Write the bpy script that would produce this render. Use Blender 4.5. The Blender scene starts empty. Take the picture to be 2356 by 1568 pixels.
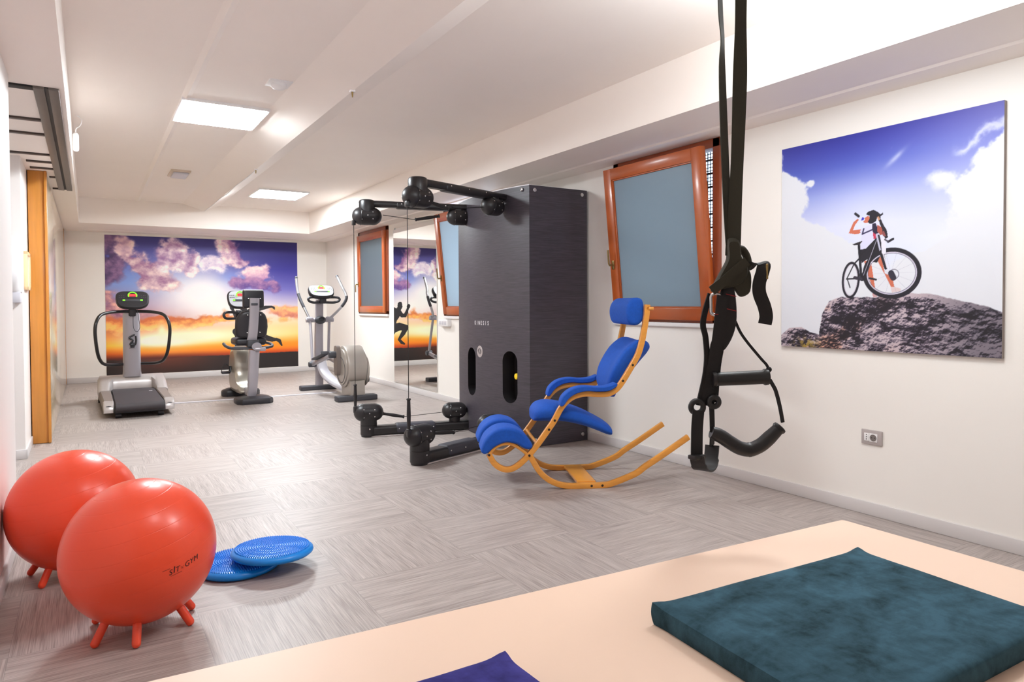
import bpy, bmesh, math, random
import numpy as np
from mathutils import Vector, Matrix

random.seed(7)
SC = bpy.context.scene
COL = SC.collection
PI = math.pi

# ------------------------------------------------------------------ colour and materials
def lin(r, g, b):
    f = lambda c: (c / 255 / 12.92) if c / 255 <= 0.04045 else ((c / 255 + 0.055) / 1.055) ** 2.4
    return (f(r), f(g), f(b), 1.0)

def nd(nt, kind, **kw):
    n = nt.nodes.new(kind)
    for k, v in kw.items():
        if k.startswith('i_'):
            n.inputs[k[2:].replace('_', ' ')].default_value = v
        else:
            setattr(n, k, v)
    return n

def mat(name, rgb, rough=0.5, metal=0.0, coat=0.0, var=None, bump=None, sheen=0.0, sss=0.0, stretch=(1, 1, 1), spec=None, emit=None):
    """Principled material; var=(scale, amount) mottles the colour, bump=(scale, strength) roughens the surface."""
    m = bpy.data.materials.new(name)
    m.use_nodes = True
    nt = m.node_tree
    b = nt.nodes['Principled BSDF']
    c = lin(*rgb)
    b.inputs['Base Color'].default_value = c
    b.inputs['Roughness'].default_value = rough
    b.inputs['Metallic'].default_value = metal
    b.inputs['Coat Weight'].default_value = coat
    b.inputs['Coat Roughness'].default_value = 0.15
    if spec is not None:
        b.inputs['Specular IOR Level'].default_value = spec
    if sheen:
        b.inputs['Sheen Weight'].default_value = sheen
        b.inputs['Sheen Roughness'].default_value = 0.4
        b.inputs['Sheen Tint'].default_value = tuple(min(1, x * 1.4 + 0.1) for x in c[:3]) + (1,)
    if sss:
        b.inputs['Subsurface Weight'].default_value = sss
        b.inputs['Subsurface Radius'].default_value = (0.03, 0.006, 0.004)
        b.inputs['Subsurface Scale'].default_value = 0.5
    if emit:
        b.inputs['Emission Color'].default_value = lin(*emit[0])
        b.inputs['Emission Strength'].default_value = emit[1]
    if var or bump:
        tc = nd(nt, 'ShaderNodeTexCoord')
        mp = nd(nt, 'ShaderNodeMapping')
        mp.inputs['Scale'].default_value = stretch
        nt.links.new(tc.outputs['Object'], mp.inputs['Vector'])
    if var:
        n = nd(nt, 'ShaderNodeTexNoise', i_Scale=var[0], i_Detail=5.0, i_Roughness=0.6)
        nt.links.new(mp.outputs['Vector'], n.inputs['Vector'])
        r = nd(nt, 'ShaderNodeMapRange')
        r.inputs['From Min'].default_value = 0.3
        r.inputs['From Max'].default_value = 0.7
        r.inputs['To Min'].default_value = 1 - var[1]
        r.inputs['To Max'].default_value = 1 + var[1]
        nt.links.new(n.outputs['Fac'], r.inputs['Value'])
        v = nd(nt, 'ShaderNodeVectorMath', operation='SCALE')
        v.inputs[0].default_value = c[:3]
        nt.links.new(r.outputs['Result'], v.inputs['Scale'])
        nt.links.new(v.outputs['Vector'], b.inputs['Base Color'])
    if bump:
        n2 = nd(nt, 'ShaderNodeTexNoise', i_Scale=bump[0], i_Detail=4.0)
        nt.links.new(mp.outputs['Vector'], n2.inputs['Vector'])
        bp = nd(nt, 'ShaderNodeBump', i_Strength=bump[1], i_Distance=0.002)
        nt.links.new(n2.outputs['Fac'], bp.inputs['Height'])
        nt.links.new(bp.outputs['Normal'], b.inputs['Normal'])
    return m

# ------------------------------------------------------------------ object helpers
LOC = {}          # root location of every object, so that all geometry can be written in room coordinates

def tag(o, label=None, cat=None, group=None, kind=None):
    if label: o['label'] = label
    if cat: o['category'] = cat
    if group: o['group'] = group
    if kind: o['kind'] = kind
    return o

def thing(name, label, cat, loc, group=None):
    o = bpy.data.objects.new(name, None)
    o.empty_display_size = 0.1
    COL.objects.link(o)
    o.location = loc
    LOC[o] = Vector(loc)
    return tag(o, label, cat, group)

def structure(name, loc=(0, 0, 0)):
    o = bpy.data.objects.new(name, None)
    COL.objects.link(o)
    o.location = loc
    LOC[o] = Vector(loc)
    return tag(o, kind='structure')

def copy_tree(src, parent=None):
    c = src.copy()
    COL.objects.link(c)
    c.parent = parent
    if src in LOC: LOC[c] = LOC[src]
    for ch in [o for o in COL.objects if o.parent == src]:
        copy_tree(ch, c)
    return c

def V(*a):
    return Vector(a if len(a) > 1 else a[0])

def catmull(pts, n=8, closed=False):
    P = [Vector(p) for p in pts]
    out = []
    N = len(P)
    rng = range(N if closed else N - 1)
    for i in rng:
        p0 = P[(i - 1) % N] if (closed or i > 0) else P[0] * 2 - P[1]
        p1 = P[i]; p2 = P[(i + 1) % N]
        p3 = P[(i + 2) % N] if (closed or i + 2 < N) else P[-1] * 2 - P[-2]
        for k in range(n):
            t = k / n
            out.append(0.5 * ((2 * p1) + (p2 - p0) * t + (2 * p0 - 5 * p1 + 4 * p2 - p3) * t * t + (3 * p1 - p0 - 3 * p2 + p3) * t ** 3))
    if not closed: out.append(P[-1].copy())
    return out

class B:
    """Collects shapes (in room coordinates) into one mesh."""
    def __init__(self):
        self.bm = bmesh.new()
    def _merge(self, tmp, M=None):
        if M is not None: bmesh.ops.transform(tmp, matrix=M, verts=tmp.verts)
        me = bpy.data.meshes.new('t')
        tmp.to_mesh(me); tmp.free()
        self.bm.from_mesh(me)
        bpy.data.meshes.remove(me)
        return self
    def box(self, lo, hi, r=0.0, seg=2, M=None):
        t = bmesh.new()
        bmesh.ops.create_cube(t, size=1)
        lo, hi = Vector(lo), Vector(hi)
        c, s = (lo + hi) / 2, hi - lo
        for v in t.verts:
            v.co = Vector((c.x + v.co.x * s.x, c.y + v.co.y * s.y, c.z + v.co.z * s.z))
        if r > 0:
            bmesh.ops.bevel(t, geom=t.edges[:], offset=min(r, min(s) * 0.49), segments=seg, profile=0.5, affect='EDGES')
        return self._merge(t, M)
    def beam(self, p0, p1, w, h, r=0.0, seg=2, up=(0, 0, 1)):
        p0, p1 = Vector(p0), Vector(p1)
        d = p1 - p0; L = d.length; d.normalize()
        s = d.cross(Vector(up)).normalized(); u = s.cross(d)
        M = Matrix((d, s, u)).transposed().to_4x4(); M.translation = (p0 + p1) / 2
        return self.box((-L / 2, -w / 2, -h / 2), (L / 2, w / 2, h / 2), r, seg, M)
    def cyl(self, p0, p1, r0, r1=None, seg=24, cap=True):
        p0, p1 = Vector(p0), Vector(p1)
        r1 = r0 if r1 is None else r1
        return self.lathe([(0, r0), ((p1 - p0).length, r1)], p0, p1 - p0, seg, cap)
    def lathe(self, prof, origin, axis, seg=24, cap=True):
        """prof: (distance along axis, radius)."""
        a = Vector(axis).normalized(); o = Vector(origin)
        s = a.orthogonal().normalized(); t = a.cross(s)
        rings = []
        for h, r in prof:
            if r < 1e-6: rings.append([self.bm.verts.new(o + a * h)])
            else: rings.append([self.bm.verts.new(o + a * h + (s * math.cos(2 * PI * k / seg) + t * math.sin(2 * PI * k / seg)) * r) for k in range(seg)])
        for A, Bq in zip(rings, rings[1:]):
            for k in range(seg):
                q = (k + 1) % seg
                f = [A[k % len(A)], A[q % len(A)], Bq[q % len(Bq)], Bq[k % len(Bq)]]
                f = list(dict.fromkeys(f))
                if len(f) > 2:
                    try: self.bm.faces.new(f)
                    except ValueError: pass
        if cap:
            for R in (rings[0], rings[-1]):
                if len(R) > 2: self.bm.faces.new(R)
        return self
    def capsule(self, p0, p1, r, seg=28, n=7):
        p0, p1 = Vector(p0), Vector(p1); L = (p1 - p0).length
        pr = [(-r * math.cos(i / n * PI / 2), r * math.sin(i / n * PI / 2)) for i in range(n + 1)]
        pr += [(L + r * math.sin(i / n * PI / 2), r * math.cos(i / n * PI / 2)) for i in range(n + 1)]
        pr[0] = (pr[0][0], 0); pr[-1] = (pr[-1][0], 0)
        return self.lathe(pr, p0, p1 - p0, seg, False)
    def rbar(self, p0, p1, r, seg=16, e=0.25):
        """cylinder with softened ends"""
        L = (Vector(p1) - Vector(p0)).length; k = r * e
        return self.lathe([(0, 0), (0, r - k), (k * 0.3, r - k * 0.3), (k, r), (L - k, r), (L - k * 0.3, r - k * 0.3), (L, r - k), (L, 0)], p0, Vector(p1) - Vector(p0), seg, False)
    def sphere(self, c, r, seg=32, rings=20, scale=(1, 1, 1), M=None):
        t = bmesh.new()
        bmesh.ops.create_uvsphere(t, u_segments=seg, v_segments=rings, radius=r)
        for v in t.verts: v.co = Vector((v.co.x * scale[0], v.co.y * scale[1], v.co.z * scale[2]))
        if M is not None: bmesh.ops.transform(t, matrix=M, verts=t.verts)
        bmesh.ops.translate(t, vec=Vector(c), verts=t.verts)
        return self._merge(t)
    def tube(self, path, r, seg=10, closed=False, flat=1.0):
        P = [Vector(p) for p in path]; N = len(P)
        R = r if isinstance(r, (list, tuple)) else [r] * N
        T = []
        for i in range(N):
            a = P[(i - 1) % N] if (closed or i > 0) else P[i]
            b = P[(i + 1) % N] if (closed or i < N - 1) else P[i]
            T.append((b - a).normalized())
        s = T[0].orthogonal().normalized()
        rings = []
        for i in range(N):
            s = (s - T[i] * s.dot(T[i])).normalized(); u = T[i].cross(s)
            rings.append([self.bm.verts.new(P[i] + (s * math.cos(2 * PI * k / seg) + u * flat * math.sin(2 * PI * k / seg)) * R[i]) for k in range(seg)])
        for i in range(N if closed else N - 1):
            A, Q = rings[i], rings[(i + 1) % N]
            for k in range(seg):
                self.bm.faces.new((A[k], A[(k + 1) % seg], Q[(k + 1) % seg], Q[k]))
        if not closed:
            self.bm.faces.new(rings[0]); self.bm.faces.new(rings[-1])
        return self
    def ribbon(self, path, width, wdir, thick, r=0.0):
        """flat band: wdir = direction(s) of the width."""
        P = [Vector(p) for p in path]; N = len(P)
        W = width if isinstance(width, (list, tuple)) else [width] * N
        D = [Vector(d).normalized() for d in wdir] if isinstance(wdir, list) else [Vector(wdir).normalized()] * N
        rings = []
        for i in range(N):
            t = (P[min(i + 1, N - 1)] - P[max(i - 1, 0)]).normalized()
            d = (D[i] - t * D[i].dot(t)).normalized(); n = t.cross(d)
            w, h = W[i] / 2, thick / 2
            if r > 0:
                q = min(r, w * 0.9, h * 0.9)
                sec = [(-w + q, -h), (w - q, -h), (w - q * 0.3, -h + q * 0.3), (w, -h + q), (w, h - q), (w - q * 0.3, h - q * 0.3), (w - q, h), (-w + q, h), (-w + q * 0.3, h - q * 0.3), (-w, h - q), (-w, -h + q), (-w + q * 0.3, -h + q * 0.3)]
            else:
                sec = [(-w, -h), (w, -h), (w, h), (-w, h)]
            rings.append([self.bm.verts.new(P[i] + d * a + n * b) for a, b in sec])
        m = len(rings[0])
        for A, Q in zip(rings, rings[1:]):
            for k in range(m): self.bm.faces.new((A[k], A[(k + 1) % m], Q[(k + 1) % m], Q[k]))
        self.bm.faces.new(rings[0]); self.bm.faces.new(rings[-1])
        return self
    def loft(self, rings, cap=True, closed_u=True):
        R = [[self.bm.verts.new(Vector(p)) for p in ring] for ring in rings]
        m = len(R[0])
        for A, Q in zip(R, R[1:]):
            for k in range(m if closed_u else m - 1):
                self.bm.faces.new((A[k], A[(k + 1) % m], Q[(k + 1) % m], Q[k]))
        if cap and closed_u:
            for q in (R[0], R[-1]): self.bm.faces.new(q).tag = True
        return self
    def prism(self, poly, vec):
        """poly: list of 3D points, extruded by vec."""
        v = Vector(vec)
        return self.loft([[Vector(p) for p in poly], [Vector(p) + v for p in poly]])
    def pad(self, prof, fr, w0, w1, r, n=5, rin=None):
        """cushion: closed (s, z) outline lofted across w with rounded edges; fr(s, w, z) gives the point."""
        P = [Vector((a, b)) for a, b in prof]; N = len(P)
        area = sum(P[i].x * P[(i + 1) % N].y - P[(i + 1) % N].x * P[i].y for i in range(N))
        nor = []
        for i in range(N):
            t = (P[(i + 1) % N] - P[i - 1]).normalized()
            nor.append(Vector((t.y, -t.x)) * (1 if area > 0 else -1))
        st = []
        for i in range(n + 1):
            a = i / n * PI / 2
            st.append((w0 + r * (1 - math.cos(a)), (rin or r) * (1 - math.sin(a))))
        k = len(st)
        st += [(w0 + r + (w1 - w0 - 2 * r) * j / 6, 0) for j in range(1, 6)]
        st += [(w1 - (w - w0), o) for w, o in st[:k][::-1]]
        rings = []
        for w, off in st:
            ring = []
            for i in range(N):
                q = P[i] - nor[i] * off
                ring.append(fr(q.x, w, q.y))
            rings.append(ring)
        return self.loft(rings)
    def obj(self, name, m, parent=None, smooth=True, angle=38, label=None, weld=False):
        bm = self.bm
        if weld: bmesh.ops.remove_doubles(bm, verts=bm.verts, dist=1e-5)
        bmesh.ops.recalc_face_normals(bm, faces=bm.faces)
        base = LOC.get(parent, Vector((0, 0, 0))) if parent is not None else Vector((0, 0, 0))
        if base.length: bmesh.ops.translate(bm, vec=-base, verts=bm.verts)
        me = bpy.data.meshes.new(name)
        if smooth:
            for f in bm.faces: f.smooth = not (f.tag and len(f.verts) > 8)
            for e in bm.edges:
                if len(e.link_faces) == 2 and e.calc_face_angle(0) > math.radians(angle): e.smooth = False
        bm.to_mesh(me); bm.free()
        o = bpy.data.objects.new(name, me)
        COL.objects.link(o)
        for q in (m if isinstance(m, (list, tuple)) else [m]): me.materials.append(q)
        if parent is not None:
            o.parent = parent
            LOC[o] = base
        if label: o['label'] = label
        return o

def place(o, loc):
    """move the origin of a top-level mesh written in room coordinates to its base"""
    v = Vector(loc)
    o.data.transform(Matrix.Translation(-v)); o.location = v; LOC[o] = v
    return o

def text_points(body, size, spacing=1.0, shear=0.0, bold=0.0):
    cu = bpy.data.curves.new('lettering', 'FONT')
    cu.body = body; cu.size = size; cu.space_character = spacing; cu.shear = shear; cu.offset = bold
    cu.align_x = 'CENTER'; cu.align_y = 'CENTER'; cu.resolution_u = 3
    o = bpy.data.objects.new('lettering', cu)
    COL.objects.link(o)
    bpy.context.view_layer.update()
    me = bpy.data.meshes.new_from_object(o.evaluated_get(bpy.context.evaluated_depsgraph_get()))
    vs = [tuple(v.co) for v in me.vertices]; fs = [tuple(p.vertices) for p in me.polygons]
    bpy.data.objects.remove(o); bpy.data.curves.remove(cu); bpy.data.meshes.remove(me)
    return vs, fs

def lettering(name, body, size, fn, m, parent, **kw):
    vs, fs = text_points(body, size, **kw)
    b = B()
    q = [b.bm.verts.new(Vector(fn(x, y))) for x, y, _ in vs]
    for f in fs:
        try: b.bm.faces.new([q[i] for i in f])
        except ValueError: pass
    return b.obj(name, m, parent, smooth=False)
LAMP, LAMP_N, SKY = 30.0, 18.5, 1.9     # brightness of the ceiling panels, of the near fixtures (W) and of the daylight
EXPOSURE = 1.62
# ------------------------------------------------------------------ materials of the room
def wall_paint(name, rgb, rough=0.6):
    return mat(name, rgb, rough, var=(1.3, 0.012), bump=(55, 0.06))
M_WALL = wall_paint('cream wall paint', (243, 238, 232))
M_WHITE = wall_paint('white wall paint', (240, 234, 231))
M_CEIL = wall_paint('ceiling paint', (249, 240, 233))
M_BASE = mat('grey skirting', (214, 209, 208), 0.4)
M_WOODDOOR = mat('honey oak', (202, 134, 56), 0.35, coat=0.3, var=(3, 0.10), stretch=(14, 14, 0.7))
M_PANEL = mat('glossy cream lacquer', (218, 200, 174), 0.12, coat=0.6)
M_STEEL = mat('brushed steel', (150, 142, 138), 0.35, metal=0.9, var=(8, 0.12), stretch=(1, 8, 1))
M_DARKSLOT = mat('black slot', (18, 15, 15), 0.6)

def floor_material():
    m = bpy.data.materials.new('grey striated vinyl tiles'); m.use_nodes = True
    nt = m.node_tree; L = nt.links.new; b = nt.nodes['Principled BSDF']
    geo = nd(nt, 'ShaderNodeNewGeometry')
    sep = nd(nt, 'ShaderNodeSeparateXYZ'); L(geo.outputs['Position'], sep.inputs[0])
    def math_(op, a, bb=None):
        n = nd(nt, 'ShaderNodeMath', operation=op)
        for i, q in enumerate((a, bb)):
            if q is None: continue
            if isinstance(q, (int, float)): n.inputs[i].default_value = q
            else: L(q, n.inputs[i])
        return n.outputs[0]
    T = 0.58
    u = math_('DIVIDE', math_('SUBTRACT', sep.outputs['X'], 0.337 - T * 8), T)
    v = math_('DIVIDE', math_('SUBTRACT', sep.outputs['Y'], 2.80 - T * 12), T)
    fu, fv = math_('FLOOR', u), math_('FLOOR', v)
    par = math_('MODULO', math_('ADD', fu, fv), 2.0)
    # grain coordinate: along / across swap with the parity of the tile
    def mix(a, c, f):
        n = nd(nt, 'ShaderNodeMix', data_type='FLOAT'); L(f, n.inputs[0]); L(a, n.inputs[2]); L(c, n.inputs[3]); return n.outputs[0]
    along = mix(sep.outputs['X'], sep.outputs['Y'], par)
    across = mix(sep.outputs['Y'], sep.outputs['X'], par)
    comb = nd(nt, 'ShaderNodeCombineXYZ')
    wn0 = nd(nt, 'ShaderNodeTexWhiteNoise', noise_dimensions='2D')
    cc = nd(nt, 'ShaderNodeCombineXYZ'); L(fu, cc.inputs[0]); L(fv, cc.inputs[1]); L(cc.outputs[0], wn0.inputs['Vector'])
    L(math_('MULTIPLY', along, 7.0), comb.inputs[0]); L(math_('MULTIPLY', across, 330.0), comb.inputs[1])
    L(math_('MULTIPLY', wn0.outputs['Value'], 40.0), comb.inputs[2])
    n1 = nd(nt, 'ShaderNodeTexNoise', i_Scale=1.0, i_Detail=2.0, i_Roughness=0.5); L(comb.outputs[0], n1.inputs['Vector'])
    comb2 = nd(nt, 'ShaderNodeCombineXYZ')
    L(math_('MULTIPLY', along, 2.0), comb2.inputs[0]); L(math_('MULTIPLY', across, 40.0), comb2.inputs[1]); L(wn0.outputs['Value'], comb2.inputs[2])
    n2 = nd(nt, 'ShaderNodeTexNoise', i_Scale=1.0, i_Detail=3.0); L(comb2.outputs[0], n2.inputs['Vector'])
    f = math_('ADD', math_('MULTIPLY', n1.outputs['Fac'], 0.70), math_('MULTIPLY', n2.outputs['Fac'], 0.30))
    ramp = nd(nt, 'ShaderNodeValToRGB'); L(f, ramp.inputs[0])
    e = ramp.color_ramp.elements
    e[0].position = 0.32; e[0].color = lin(135, 123, 118)
    e[1].position = 0.66; e[1].color = lin(190, 180, 175)
    k = ramp.color_ramp.elements.new(0.48); k.color = lin(164, 153, 148)
    # tile tint and thin seams
    tint = math_('ADD', 0.955, math_('MULTIPLY', wn0.outputs['Value'], 0.09))
    def edge(c):
        fr = math_('FRACT', c)
        return math_('MINIMUM', fr, math_('SUBTRACT', 1.0, fr))
    seam = math_('LESS_THAN', math_('MINIMUM', edge(u), edge(v)), 0.0022)
    tint = math_('MULTIPLY', tint, math_('SUBTRACT', 1.0, math_('MULTIPLY', seam, 0.22)))
    sc = nd(nt, 'ShaderNodeVectorMath', operation='SCALE'); L(ramp.outputs[0], sc.inputs[0]); L(tint, sc.inputs['Scale'])
    L(sc.outputs[0], b.inputs['Base Color'])
    b.inputs['Roughness'].default_value = 0.42
    bp = nd(nt, 'ShaderNodeBump', i_Strength=0.25, i_Distance=0.001); L(f, bp.inputs['Height']); L(bp.outputs[0], b.inputs['Normal'])
    return m

# ------------------------------------------------------------------ room shell
XR, YB, XL = 3.644, 12.193, -0.318          # right wall, back wall, near part of the left wall
ZS, ZC = 2.31, 2.661                        # soffit, ceiling
Y0 = -2.2
WIN = [(9.194, 10.42), (6.17, 7.395), (3.19, 4.285)]    # windows along the right wall (y range)
WZ0, WZ1 = 1.03, 2.285

tag(B().box((-1.75, Y0 - 0.2, -0.12), (XR + 0.3, YB + 0.2, 0)).obj('floor', floor_material(), smooth=False), kind='structure')

b = B()
ys = sorted([Y0 - 0.2, YB + 0.2] + [q for w in WIN for q in w])
for i in range(len(ys) - 1):
    a, c = ys[i], ys[i + 1]
    if (a, c) in WIN:
        b.box((XR, a, 0), (XR + 0.3, c, WZ0)); b.box((XR, a, WZ1), (XR + 0.3, c, 2.8))
    else:
        b.box((XR, a, 0), (XR + 0.3, c, 2.8))
tag(b.obj('wall_right', M_WALL, smooth=False), kind='structure')
tag(B().box((-1.75, YB, 0), (XR, YB + 0.2, 2.8)).obj('wall_back', M_WALL, smooth=False), kind='structure')
tag(B().box((-1.75, Y0 - 0.2, 0), (XR, Y0, 2.8)).obj('wall_front', M_WALL, smooth=False), kind='structure')
b = B()
b.box((XL - 0.28, Y0, 0), (XL, 4.215, ZS))
b.box((-1.75, Y0, 0), (-1.55, YB, ZS))
b.box((-1.55, 6.40, 0), (-0.421, YB, ZS))
tag(b.obj('wall_left', M_WHITE, smooth=False), kind='structure')

# ceiling: shallow folded slab between the soffits
prof = [(-0.087, ZC), (0.590, ZC), (0.622, ZC - 0.012), (0.655, ZC), (1.20, ZC), (1.502, 2.572), (1.70, ZC), (2.46, ZC), (3.053, ZC - 0.012)]
b = B()
poly = [(x, z) for x, z in prof] + [(3.053, 2.80), (-0.087, 2.80)]
b.loft([[(x, Y0, z) for x, z in poly], [(x, 11.12, z) for x, z in poly]])
tag(b.obj('ceiling', M_CEIL, smooth=False), kind='structure')
for i, (lo, hi) in enumerate([((3.053, Y0, ZS), (XR, YB, 2.8)), ((-1.55, Y0, ZS), (-0.087, YB, 2.8)), ((-0.087, 11.12, ZS), (3.053, YB, 2.8))]):
    tag(B().box(lo, hi).obj('trim_%d' % (i + 1), M_CEIL, smooth=False), kind='structure')
# small cornice where the right and back walls meet the soffit
b = B()
b.loft([[(XR, y, 2.287), (XR, y, ZS), (XR - 0.17, y, ZS), (XR - 0.16, y, ZS - 0.012)] for y in (Y0, YB)])
tag(b.obj('trim_4', M_CEIL, smooth=False), kind='structure')
b = B()
b.loft([[(x, YB, 2.287), (x, YB, ZS), (x, YB - 0.17, ZS), (x, YB - 0.16, ZS - 0.012)] for x in (-0.28, XR)])
tag(b.obj('trim_5', M_CEIL, smooth=False), kind='structure')

def skirting(name, boxes):
    b = B()
    for lo, hi in boxes: b.box(lo, hi, 0.004, 2)
    tag(b.obj(name, M_BASE), kind='structure')
skirting('baseboard_right', [((XR - 0.013, Y0, 0), (XR + 0.001, YB, 0.073))])
skirting('baseboard_back', [((-0.28, YB - 0.013, 0), (XR, YB + 0.001, 0.085))])
skirting('baseboard_left', [((XL - 0.001, Y0, 0), (XL + 0.012, 4.227, 0.073)), ((XL - 0.28, 4.214, 0), (XL + 0.012, 4.227, 0.073)),
                            ((-1.55, 6.388, 0), (-0.409, 6.401, 0.073)), ((-0.422, 6.388, 0), (-0.409, 7.03, 0.073))])

# sliding partition on the left: honey-coloured door edge and long glossy leaf
d = structure('door_1', (-0.34, 7.03, 0))
B().box((-0.414, 7.03, 0.004), (-0.292, 7.12, 2.308), 0.003).obj('door_jamb', M_WOODDOOR, d)
B().box((-0.300, 7.01, 0.004), (-0.279, 7.10, 2.308), 0.004).obj('edge_strip', M_WOODDOOR, d)
B().box((-0.40, 7.12, 0.006), (-0.285, 12.06, 2.306), 0.002).obj('door_panel', M_PANEL, d)
B().box((-0.40, 12.06, 0.006), (-0.283, 12.16, 2.306), 0.002).obj('edge_strip', M_WOODDOOR, d)

# ------------------------------------------------------------------ lights
def emission(name, rgb, s):
    m = bpy.data.materials.new(name); m.use_nodes = True
    nt = m.node_tree; nt.nodes.clear()
    e = nd(nt, 'ShaderNodeEmission', i_Strength=s); e.inputs['Color'].default_value = rgb
    o = nd(nt, 'ShaderNodeOutputMaterial'); nt.links.new(e.outputs[0], o.inputs[0])
    return m
M_LAMP = emission('lamp diffuser', (0.93, 1.0, 1.04, 1), LAMP)
M_TRIMW = mat('white plastic', (238, 236, 236), 0.35)
M_PLASTIC2 = mat('pale grey plastic', (206, 204, 212), 0.35)

def ceiling_light(cx, cy, w, l, label):
    t = thing('ceiling_light', label, 'ceiling light', (cx, cy, ZC), 'flat light panels on the ceiling')
    b = B()
    for lo, hi in (((cx - w / 2 - .02, cy - l / 2 - .02, ZC - .022), (cx - w / 2, cy + l / 2 + .02, ZC + .002)), ((cx + w / 2, cy - l / 2 - .02, ZC - .022), (cx + w / 2 + .02, cy + l / 2 + .02, ZC + .002)),
                   ((cx - w / 2, cy - l / 2 - .02, ZC - .022), (cx + w / 2, cy - l / 2, ZC + .002)), ((cx - w / 2, cy + l / 2, ZC - .022), (cx + w / 2, cy + l / 2 + .02, ZC + .002))):
        b.box(lo, hi)
    b.obj('frame', M_TRIMW, t, smooth=False)
    B().box((cx - w / 2, cy - l / 2, ZC - .026), (cx + w / 2, cy + l / 2, ZC - .006)).obj('diffuser', M_LAMP, t, smooth=False)
    return t
ceiling_light(0.90, 5.76, 0.57, 0.63, 'large square glowing light panel on the ceiling, nearer to the smoke detector')
ceiling_light(2.20, 9.48, 0.60, 0.66, 'farther glowing light panel on the ceiling, above the exercise machines')

# the two matching fixtures of the near half of the room, above the top edge of the photograph
for x, y, p in ((2.35, 1.70, LAMP_N), (0.90, 1.70, LAMP_N * 0.35)):
    ld = bpy.data.lights.new('ceiling_lamp', 'POINT'); ld.shadow_soft_size = 0.22
    ld.energy = p; ld.color = (0.93, 1.0, 1.04)
    lo = bpy.data.objects.new('ceiling_lamp', ld); COL.objects.link(lo); lo.location = (x, y, ZC - 0.26)

W = bpy.data.worlds.new('World'); SC.world = W; W.use_nodes = True
bg = W.node_tree.nodes['Background']; bg.inputs['Color'].default_value = (0.60, 0.78, 1.0, 1); bg.inputs['Strength'].default_value = SKY
# ------------------------------------------------------------------ windows
M_MERANTI = mat('reddish varnished wood', (178, 86, 34), 0.32, coat=0.35, var=(2.5, 0.13), stretch=(10, 1, 1))
M_MERANTI2 = mat('reddish varnished wood frame', (140, 66, 36), 0.38, coat=0.3, var=(2.5, 0.12), stretch=(10, 1, 1))
M_BRASS = mat('aged brass', (150, 126, 80), 0.35, metal=0.8)
def frosted():
    m = bpy.data.materials.new('frosted glass'); m.use_nodes = True
    nt = m.node_tree; nt.nodes.clear(); L = nt.links.new
    t = nd(nt, 'ShaderNodeBsdfTranslucent'); t.inputs['Color'].default_value = (0.68, 0.72, 0.73, 1)
    d = nd(nt, 'ShaderNodeBsdfDiffuse'); d.inputs['Color'].default_value = (0.30, 0.36, 0.40, 1)
    g = nd(nt, 'ShaderNodeBsdfGlossy', i_Roughness=0.28); g.inputs['Color'].default_value = (0.8, 0.85, 0.9, 1)
    m1 = nd(nt, 'ShaderNodeMixShader'); m1.inputs[0].default_value = 0.30
    m2 = nd(nt, 'ShaderNodeMixShader'); lw = nd(nt, 'ShaderNodeLayerWeight'); lw.inputs['Blend'].default_value = 0.25
    tc = nd(nt, 'ShaderNodeTexCoord'); n = nd(nt, 'ShaderNodeTexNoise', i_Scale=170.0, i_Detail=2.0)
    bp = nd(nt, 'ShaderNodeBump', i_Strength=0.35, i_Distance=0.002)
    L(tc.outputs['Object'], n.inputs['Vector']); L(n.outputs['Fac'], bp.inputs['Height'])
    L(bp.outputs[0], g.inputs['Normal']); L(bp.outputs[0], d.inputs['Normal'])
    L(t.outputs[0], m1.inputs[1]); L(d.outputs[0], m1.inputs[2])
    L(lw.outputs['Fresnel'], m2.inputs[0]); L(m1.outputs[0], m2.inputs[1]); L(g.outputs[0], m2.inputs[2])
    o = nd(nt, 'ShaderNodeOutputMaterial'); L(m2.outputs[0], o.inputs[0])
    return m
M_FROST = frosted()

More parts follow.
